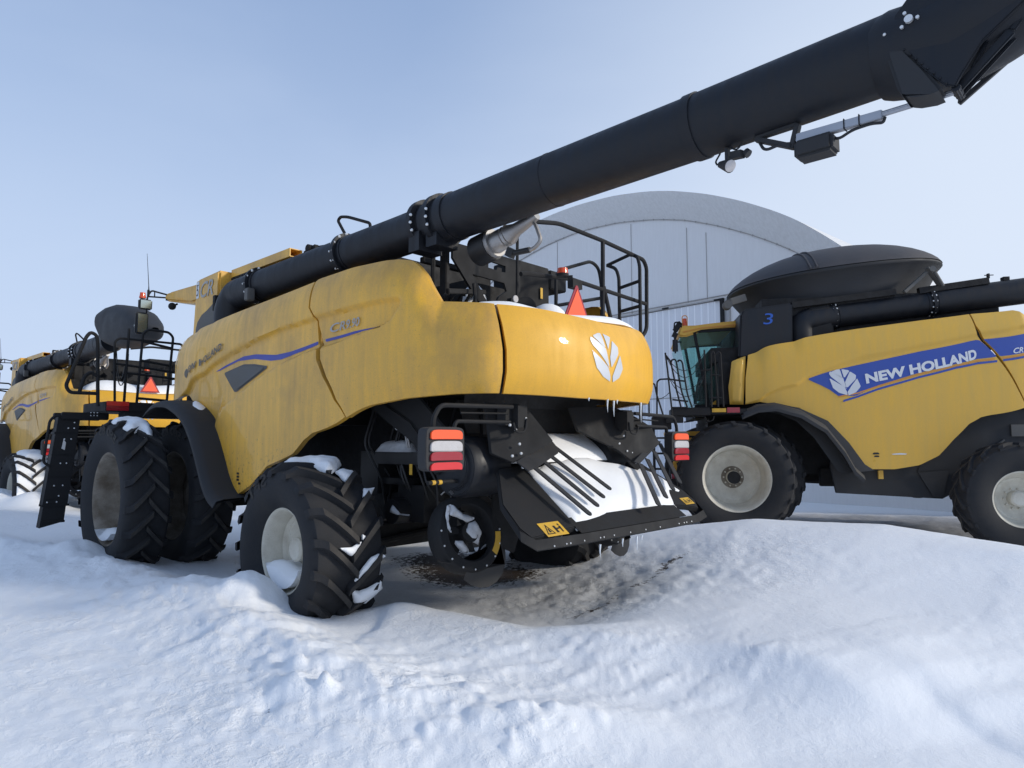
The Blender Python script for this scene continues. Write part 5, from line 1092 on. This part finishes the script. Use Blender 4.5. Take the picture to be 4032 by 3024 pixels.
def coarse(X,Y):
    """smoothed coarse relief: gaussian-blurred 5 cm grid near the camera, direct farther out"""
    global _g
    x0,y0,h,n=-13.,-3.,.05,520
    if _g is None:
        gx,gy=np.meshgrid(x0+h*np.arange(n),y0+h*np.arange(n),indexing='ij'); A=[q.reshape(n,n) for q in gcoarse(gx.ravel(),gy.ravel())]
        kk=np.exp(-.5*(np.arange(-6,7)/.6)**2); kk/=kk.sum()
        B=np.pad(np.nan_to_num(A[0]),6,mode='edge'); B=sum(kk[i]*B[i:i+n,:] for i in range(13)); B=sum(kk[i]*B[:,i:i+n] for i in range(13)); A[0]=B; _g=A
    out=list(gcoarse(X,Y)); fx=(X-x0)/h; fy=(Y-y0)/h; m=(fx>1)&(fx<n-3)&(fy>1)&(fy<n-3); i=fx[m].astype(int); j=fy[m].astype(int); a=fx[m]-i; b=fy[m]-j
    G=_g[0]; v=(G[i,j]*(1-a)+G[i+1,j]*a)*(1-b)+(G[i,j+1]*(1-a)+G[i+1,j+1]*a)*b
    e=np.minimum(np.minimum(fx[m],n-fx[m]),np.minimum(fy[m],n-fy[m]))/30; e=np.clip(e,0,1); out[0][m]=out[0][m]*(1-e)+v*e
    return out
def gheight(X,Y):
    z,hol,k=coarse(X,Y); r=np.hypot(X,Y)
    rough=np.clip(k/.22,0,1.2); sx=X*math.cos(.5)+Y*math.sin(.5); sy=-X*math.sin(.5)+Y*math.cos(.5)
    lump=np.maximum(fbm(X*2.3+.6*fbm(X*4,Y*4,77,2),Y*2.3,11,3,.5),0); z=z+rough*(.055*lump+.026*fbm(X*7.3,Y*7.9,5,4,.62)+.014*fbm(X*21,Y*23,6,3,.6))
    # wind ripples, pitted crust, faint sastrugi
    reg=np.exp(-(((X-.2)/1.7)**2+((Y-4.5)/.8)**2)**2); z=z+reg*(.034*np.clip(fbm(sx*5,sy*14,21,4,.55)+.12,0,1))
    reg2=np.exp(-(((X-1.3)/1.9)**2+((Y-7.5)/1.5)**2)**2); z=z+reg2*(.030*fbm(X*6.5,Y*7.5,31,3,.6)+.010*np.abs(fbm(X*14,Y*15,33,3,.6)))
    lf=1/(1+np.exp((X+.6)/.25)); reg3=lf*np.clip((4.4-Y-X*.6)/1.5,0,1)*np.clip((9-r)/2,0,1); z=z+reg3*(.008*fbm(sx*6,sy*10,41,4,.65)+.03*np.maximum(fbm(X*1.5,Y*1.5,47,3),.0)+.008*fbm(X*15,Y*19,43,3))
    z=z+np.clip(1-r/14,0,1)*(.006*fbm(sx*1.3,sy*2.8,51,4,.5)+.0035*fbm(X*18,Y*18,61,3))
    # broken clods along the ploughed ridge and on its near slope
    rn=random.Random(12); path=[(-7.1,9.3),(-3.9,7.05),(-1.7,4.85),(-.75,3.95),(-.1,3.7),(.5,3.65)]
    for i in range(70):
        t=rn.random()*4.99; q=int(t); t-=q; px=path[q][0]*(1-t)+path[q+1][0]*t; py=path[q][1]*(1-t)+path[q+1][1]*t; o=rn.gauss(-.12,.28); px+=o*.75+rn.gauss(0,.05); py+=o*.65; rr=rn.uniform(.022,.075); hh=rr*rn.uniform(.2,.5); e=rn.uniform(.6,1.6); th=rn.uniform(0,3.14)
        m=(np.abs(X-px)<.4)&(np.abs(Y-py)<.4); u=(X[m]-px)*math.cos(th)+(Y[m]-py)*math.sin(th); v=(-(X[m]-px)*math.sin(th)+(Y[m]-py)*math.cos(th))*e; d=np.abs(u)**1.6+np.abs(v)**1.6
        z[m]=z[m]+hh*np.exp(-(d/rr**1.6)**2.5)
    # small wind-cut steps
    q=fbm(sx*.8+.3*fbm(X,Y,83,2),sy*2.6,81,4,.5); z=z+.012*np.clip((q-.15)/.03,0,1)*np.clip(1-r/12,0,1)*np.clip((X+.5)/1.5,0,1)
    reg4=np.exp(-(((X-6.5)/4.5)**2+((Y-12.5)/2.6)**2)**2); z=z*(1-reg4*.8)+reg4*.10; z=z+reg4*.05*fbm(X*2.6,Y*3.0,71,4,.6)
    # a poked hole with a dark clod and upturned chips of crust
    z=z-.05*np.exp(-(np.hypot(X+1.33,Y-3.8)/.06)**2)+.09*np.exp(-(np.hypot((X+1.05)*1.0+.35*(Y-3.9),(Y-3.9)*1.5)/.06)**2)+.06*np.exp(-(np.hypot(X+1.25,Y-3.97)/.09)**2)
    return z,hol,reg4
def ground():
    ang=[math.radians(a) for a in np.arange(-52,52.01,.22)]+[math.radians(a) for a in np.arange(58,304,6.0)]
    rr=[.9*1.0105**k for k in range(310)]
    while rr[-1]<4000: rr.append(rr[-1]*1.12)
    rr=[.2,.5]+rr; A,Rr=np.meshgrid(np.array(ang),np.array(rr)); X=(Rr*np.sin(A)); Y=(Rr*np.cos(A)); n,mm=X.shape
    z,hol,reg4=gheight(X.ravel(),Y.ravel()); V=np.stack([X.ravel(),Y.ravel(),z],1)
    F=[(i*mm+j,i*mm+(j+1)%mm,(i+1)*mm+(j+1)%mm,(i+1)*mm+j) for i in range(n-1) for j in range(mm)]
    c=len(V); V=np.vstack([V,[[0,0,.05]]]); F+=[(c,(j+1)%mm,j) for j in range(mm)]
    me=bpy.data.meshes.new('snow_ground'); me.from_pydata(V.tolist(),[],[f[::-1] for f in F]); me.materials.append(GSNOW)
    me.polygons.foreach_set('use_smooth',[True]*len(me.polygons))
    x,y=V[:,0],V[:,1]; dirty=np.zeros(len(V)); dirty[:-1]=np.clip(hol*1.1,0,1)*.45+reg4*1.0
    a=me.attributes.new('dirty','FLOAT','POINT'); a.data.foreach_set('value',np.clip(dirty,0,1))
    def bl(cx,cy,rx,ry,ro=0): dx=x-cx;dy=y-cy; u=dx*math.cos(ro)+dy*math.sin(ro); v=-dx*math.sin(ro)+dy*math.cos(ro); return np.exp(-((u/rx)**2+(v/ry)**2))
    deb=bl(-.3,8.2,1.1,.6)*.66+bl(-.9,9.2,1.2,.8)*.65; 
    dd,_,_=pdist(np.stack([x,y],1),[(.55,6.2),(.85,6.45),(1.1,6.9),(1.5,7.2),(1.75,7.65),(2.1,7.95)],False); deb=np.maximum(deb,(.50+.16*fbm(x*3,y*3,91,2))*np.exp(-(dd/.13)**2))
    deb=np.maximum(deb,.9*np.exp(-(np.hypot(x+1.33,y-3.8)/.03)**2))
    cr=.22+.78/(1+np.exp((x-.55-.25*(y-4))/.3)); cr=np.maximum(cr,np.exp(-(((x-1.6)/1.9)**2+((y-7.4)/1.5)**2)**2)); a=me.attributes.new('crust','FLOAT','POINT'); a.data.foreach_set('value',cr)
    a=me.attributes.new('debris','FLOAT','POINT'); a.data.foreach_set('value',deb)
    o=bpy.data.objects.new('snow_ground',me); COL.objects.link(o); o['kind']='structure'; o['label']='wind-blown snow covering the yard in drifts and ploughed ridges'
ground()
# ------------------------------------------------------------------ snow lying on the machines
def lying(name,mb,P,label,m=None,group='snow lying on the machines'):
    o=mb.obj(name,m or SNOW,None,smooth=70); put(o,P); tag(o,label,'snow',group); return o
def cap(d,t,w): return t*(1-math.exp(-(d/w)))if d is not None else -.01
def tyresnow(poly,cx,cy,cz,Rr,t=.05,w=.03,cell=.016):
    # polygon in (arc length, y)
    def fn(a,y,d):
        th=a/Rr; r=Rr+(cap(d,t,w) if d is not None else -.02)+.006*math.sin(a*40)*math.cos(y*37); return (cx-r*math.sin(th),y,cz+r*math.cos(th))
    return patch([(a*Rr,b) for a,b in poly],cell,fn,back=True)
TP=[('lumpy snow on top of the near rear tyre',[(-.10,2.05),(-.16,1.88),(-.15,1.66),(-.05,1.50),(.18,1.55),(.35,1.68),(.43,1.76),(.43,1.83),(.28,1.86),(.05,1.84),(.0,1.95)],.07),
('small snow pad behind the top of the near rear tyre',[(.40,1.72),(.34,1.64),(.42,1.52),(.58,1.62),(.61,1.70)],.03),('snow blob on the back of the near rear tyre tread',[(.87,1.605),(.75,1.56),(.76,1.45),(.87,1.53)],.02),
('snow streak low on the near rear tyre lugs',[(1.44,1.95),(1.45,1.825),(1.40,1.74),(1.44,1.72),(1.54,1.79),(1.54,1.85)],.02),('tiny snow fleck between the near rear tyre lugs',[(1.325,1.717),(1.351,1.685),(1.338,1.651),(1.387,1.688),(1.412,1.719)],.012),
('long curved snow line low on the near rear tyre',[(1.888,1.80),(1.79,1.765),(1.68,1.71),(1.587,1.63),(1.56,1.544),(1.60,1.475),(1.63,1.55),(1.72,1.625),(1.82,1.70)],.02),('snow wedge at the foot of the near rear tyre',[(1.93,1.80),(1.985,1.70),(1.93,1.571),(1.89,1.50),(1.99,1.47),(2.09,1.55),(2.16,1.60),(2.12,1.73)],.035)]
for lb,poly,t in TP: lying('snow_patch',tyresnow(poly,-3.8,0,.735,.775 if 'top of the near' not in lb or 'lumpy' not in lb else .785,t),PM,lb)
lying('snow_patch',tyresnow([(-.05,2.38),(-.14,2.26),(-.12,2.08),(.0,1.98),(.3,2.02),(.50,2.05),(.70,2.10),(.64,2.19),(.47,2.17),(.56,2.30),(.40,2.36),(.22,2.27),(.20,2.40)],0,0,1.0,.965,.075,.05,.02),PM,'rounded snow cap on the near front tyre under the ladder platform')
lying('snow_patch',tyresnow([(-.25,2.05),(-.25,1.5),(.5,1.5),(1.75,1.48),(1.75,2.1),(.6,2.1)],-3.8,0,.735,.742,.012,.02,.03),PN,'snow packed between the tread lugs of the far left combine rear tyre')
lying('snow_patch',tyresnow([(-.15,2.0),(-.2,1.75),(-.1,1.5),(.45,1.46),(.62,1.6),(.5,1.9),(.2,2.0)],-3.8,0,.735,.79,.09,.06,.03),PN,'snow heap on top of the far left combine rear tyre')
def rimsnow(P,c,rr,zt,lab,y0,y1):
    def fn(x,y,d):
        h=zt+.03*math.sin(x*9)+.02*math.sin(y*23); hw=math.sqrt(max(0,rr*rr-x*x)); zb=c[2]-hw
        return (c[0]+x,y,max(zb,h-.5*max(0,(y-y0))**1.6) if d is not None else zb)
    w=math.sqrt(rr*rr-(c[2]-zt)**2); lying('snow_patch',patch([(-w,y0),(w,y0),(w,y1),(-w,y1)],.02,fn,back=True),P,lab)
rimsnow(PM,(-3.8,1.8,.735),.325,.60,'snow filling the lower half of the near rear wheel rim',1.83,2.06)
rimsnow(PM,(0,2.2,1.0),.51,.60,'snow in the bottom of the near front wheel rim',2.06,2.42)
# tray and shelf
zt_=lambda x:.95+.75*(x+6.15)
lying('snow_patch',patch([(a,b) for a,b,_ in M['traysnow']],.02,lambda x,y,d:(x,y,zt_(x)+(.065*(1-math.exp(-d/.05))+.012*math.sin(x*13)*math.sin(y*9)-.03*math.exp(-((y-.45)/.09)**2)*sstep(-6.05,-5.6,x) if d is not None else -.01)),back=True),PM,'thick bright snow filling the sloping spreader tray of the middle combine')
lying('snow_patch',patch([(-4.99,.45),(-4.99,-.85),(-5.08,-.83),(-5.36,-1.02),(-5.36,.78),(-5.2,.6)],.025,lambda x,y,d:(x,y,1.80+(x+4.98)*.70+(.06*(1-math.exp(-d/.04)) if d is not None else -.01)),back=True),PM,'snow sheet on the chute floor above the spreader tray')
hs=[(-4.95,1.2),(-5.35,1.12),(-5.55,.85),(-5.62,.5),(-5.66,.1),(-5.72,-.25),(-5.78,-.5),(-5.74,-.75),(-5.62,-.98),(-5.42,-1.22),(-5.1,-1.36),(-4.9,-1.2),(-4.9,.0)]
def hoodsnow(x,y,d):
    return (x,y,2.885+(.085*(1-math.exp(-d/.07))+.02*math.sin(x*5+y*4) if d is not None else 0))
lying('snow_patch',patch(hs,.035,hoodsnow,back=True),PM,'snow blanket on top of the middle combine rear hood')
lying('snow_patch',MB().ball((-5.0,-.25,2.98),.20,20,(1.0,1.1,.95)),PM,'rounded snow lump beside the hose reel of the middle combine')
lying('snow_patch',MB().ball((-4.35,.20,3.2),.14,16,(.6,1.2,1.5)),PM,'snow heap seen through the black auger bracket')
hs2=[(-4.3,1.2),(-5.1,1.1),(-5.3,.8),(-5.42,.35),(-5.44,-.2),(-5.42,-.7),(-5.30,-1.15),(-5.0,-1.4),(-4.3,-1.4)]
lying('snow_patch',patch(hs2,.06,lambda x,y,d:(x,y,2.87+(.30*(1-math.exp(-d/.22))+.04*math.sin(x*4+y*3) if d is not None else 0)),back=True),PN,'deep snow on the rear hood of the far left combine behind its red triangle')
lying('snow_patch',patch([(-.72,1.66),(-.84,1.61),(-1.02,1.62),(-1.16,1.68),(-1.12,1.78),(-.95,1.78),(-.80,1.72)],.02,lambda x,y,d:(x,y+.0,interp([(-1.3,1.95),(-1.0,2.13),(-.68,2.235)],x)+(.045*(1-math.exp(-d/.03)) if d is not None else -.02)),back=True),PM,'small snow strip on the black front fender')
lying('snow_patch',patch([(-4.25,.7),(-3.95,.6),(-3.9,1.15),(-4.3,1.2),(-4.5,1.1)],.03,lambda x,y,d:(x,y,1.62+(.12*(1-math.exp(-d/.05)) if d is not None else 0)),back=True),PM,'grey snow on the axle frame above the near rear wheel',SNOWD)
lying('snow_patch',patch([(-5.22,1.2),(-5.05,1.3),(-4.9,1.1),(-5.0,.8),(-5.25,.75)],.025,lambda x,y,d:(x,y,1.74+(.03*(1-math.exp(-d/.04)) if d is not None else 0)),back=True),PM,'thin snow on the black drum housing beside the tail lamp')
RP=[('snow wedge on the upper left blades of the round spreader ring',[(1.266,1.195),(1.291,1.101),(1.199,1.074),(1.078,1.02),(.981,1.051),(1.133,1.098),(1.213,1.152)]),('large snow slab on the right blade of the round spreader ring',[(1.057,1.013),(.981,1.026),(.91,.93),(.952,.815),(1.077,.878),(1.098,.948)]),('snow on the lowest blade of the round spreader ring',[(1.237,.881),(1.131,.869),(1.055,.773),(1.13,.765),(1.197,.823)]),('snow lip at the bottom of the round spreader ring',[(1.116,.764),(.937,.759),(.852,.814),(.859,.775),(.965,.738),(1.076,.746)]),('thin snow arc at the left of the round spreader ring',[(1.318,1.179),(1.266,1.19),(1.304,1.102),(1.264,.936),(1.303,.987),(1.323,1.084)])]
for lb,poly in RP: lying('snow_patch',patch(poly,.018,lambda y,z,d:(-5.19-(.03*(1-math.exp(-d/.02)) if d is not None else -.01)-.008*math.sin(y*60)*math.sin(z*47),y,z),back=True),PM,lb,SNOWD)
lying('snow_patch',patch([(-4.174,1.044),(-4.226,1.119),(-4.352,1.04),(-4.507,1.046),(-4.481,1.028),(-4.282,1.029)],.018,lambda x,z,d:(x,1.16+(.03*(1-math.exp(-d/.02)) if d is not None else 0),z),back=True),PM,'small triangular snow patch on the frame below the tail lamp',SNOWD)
ice=[(-5.93,.014,2.11,.12),(-5.93,-.087,2.10,.15),(-5.93,-.144,2.11,.04),(-5.85,-.68,2.11,.20),(-6.17,.489,.87,.11),(-6.17,.155,.88,.07),(-6.17,-.069,.88,.13),(-6.17,-.15,.88,.05),(-5.93,.3,2.11,.03)]
for x,y,z,l in ice:
    m=MB().tube([(x,y,z),(x+.002,y+.003,z-l*.5),(x,y,z-l)],[.009,.006,.001],6); o=m.obj('icicle',ICE); put(o,PM); tag(o,'thin icicle hanging from the '+('hood edge' if z>1.5 else 'spreader tray edge')+' of the middle combine','icicle','icicles on the hood edge' if z>1.5 else 'icicles on the tray edge')
# ------------------------------------------------------------------ camera, sky, sun
cam=bpy.data.cameras.new('camera'); co=bpy.data.objects.new('camera',cam); COL.objects.link(co); co.location=(0,0,1.6626); co.rotation_euler=(PI/2+.08406,0,0)
cam.sensor_width=36; cam.lens=36*1450/2212; cam.clip_end=20000; cam.clip_start=.05; scn.camera=co
sd=Vector((.89,-.26,.37)).normalized()
el=math.asin(sd.z); rot=math.atan2(sd.x,sd.y)
w=bpy.data.worlds.new('World'); scn.world=w; w.use_nodes=True; nt=w.node_tree; bg=nt.nodes['Background']
sky=nt.nodes.new('ShaderNodeTexSky'); sky.sky_type='NISHITA'; sky.sun_disc=False; sky.sun_elevation=el; sky.sun_rotation=rot; sky.air_density=1.0; sky.dust_density=.6; sky.ozone_density=1.6; sky.altitude=600
tc=nt.nodes.new('ShaderNodeTexCoord'); sp=nt.nodes.new('ShaderNodeSeparateXYZ'); nt.links.new(tc.outputs['Generated'],sp.inputs[0])
def mr(sock,a,b,c,d):
    q=nt.nodes.new('ShaderNodeMapRange'); q.inputs[1].default_value=a;q.inputs[2].default_value=b;q.inputs[3].default_value=c;q.inputs[4].default_value=d; q.interpolation_type='SMOOTHSTEP'; nt.links.new(sock,q.inputs[0]); return q.outputs[0]
vz=mr(sp.outputs['Z'],.02,.68,1.0,0.0)
vd=nt.nodes.new('ShaderNodeVectorMath'); vd.operation='DOT_PRODUCT'; nt.links.new(tc.outputs['Generated'],vd.inputs[0]); vd.inputs[1].default_value=(.90,.42,.05)
vs=mr(vd.outputs['Value'],.20,.95,0,.95)
ns=nt.nodes.new('ShaderNodeTexNoise'); ns.inputs['Scale'].default_value=1.6; ns.inputs['Detail'].default_value=5; ns.inputs['Distortion'].default_value=.4
mpn=nt.nodes.new('ShaderNodeMapping'); mpn.inputs['Scale'].default_value=(1,1,2.6); nt.links.new(tc.outputs['Generated'],mpn.inputs['Vector']); nt.links.new(mpn.outputs[0],ns.inputs['Vector']); nv=mr(ns.outputs['Fac'],.3,.75,-.03,.05)
def add(a,b,clamp=True):
    q=nt.nodes.new('ShaderNodeMath'); q.operation='ADD'; q.use_clamp=clamp; nt.links.new(a,q.inputs[0]); nt.links.new(b,q.inputs[1]); return q.outputs[0]
def mixc(f,a,b):
    x=nt.nodes.new('ShaderNodeMix'); x.data_type='RGBA'
    if isinstance(f,float): x.inputs['Factor'].default_value=f
    else: nt.links.new(f,x.inputs['Factor'])
    for k,v in ((6,a),(7,b)):
        if isinstance(v,tuple): x.inputs[k].default_value=(*v,1)
        else: nt.links.new(v,x.inputs[k])
    return x.outputs[2]
up=mixc(.72,sky.outputs[0],(2.45,3.4,5.35))
c1=mixc(add(vz,nv),up,(4.0,4.85,6.35))
c2=mixc(add(vs,nv),c1,(5.0,5.65,6.7))
nt.links.new(c2,bg.inputs['Color']); bg.inputs['Strength'].default_value=.133
sl=bpy.data.lights.new('sun','SUN'); sl.energy=2.35; sl.angle=math.radians(7); sl.color=(1,.93,.82); so=bpy.data.objects.new('sun',sl); COL.objects.link(so); so.rotation_euler=sd.to_track_quat('Z','Y').to_euler(); so.location=(8,-3,9)
vs_=scn.view_settings; scn.display_settings.display_device='sRGB'; vs_.view_transform='Standard'; vs_.look='None'; vs_.gamma=1; vs_.exposure=0.12; vs_.use_curve_mapping=False
bpy.context.view_layer.update()
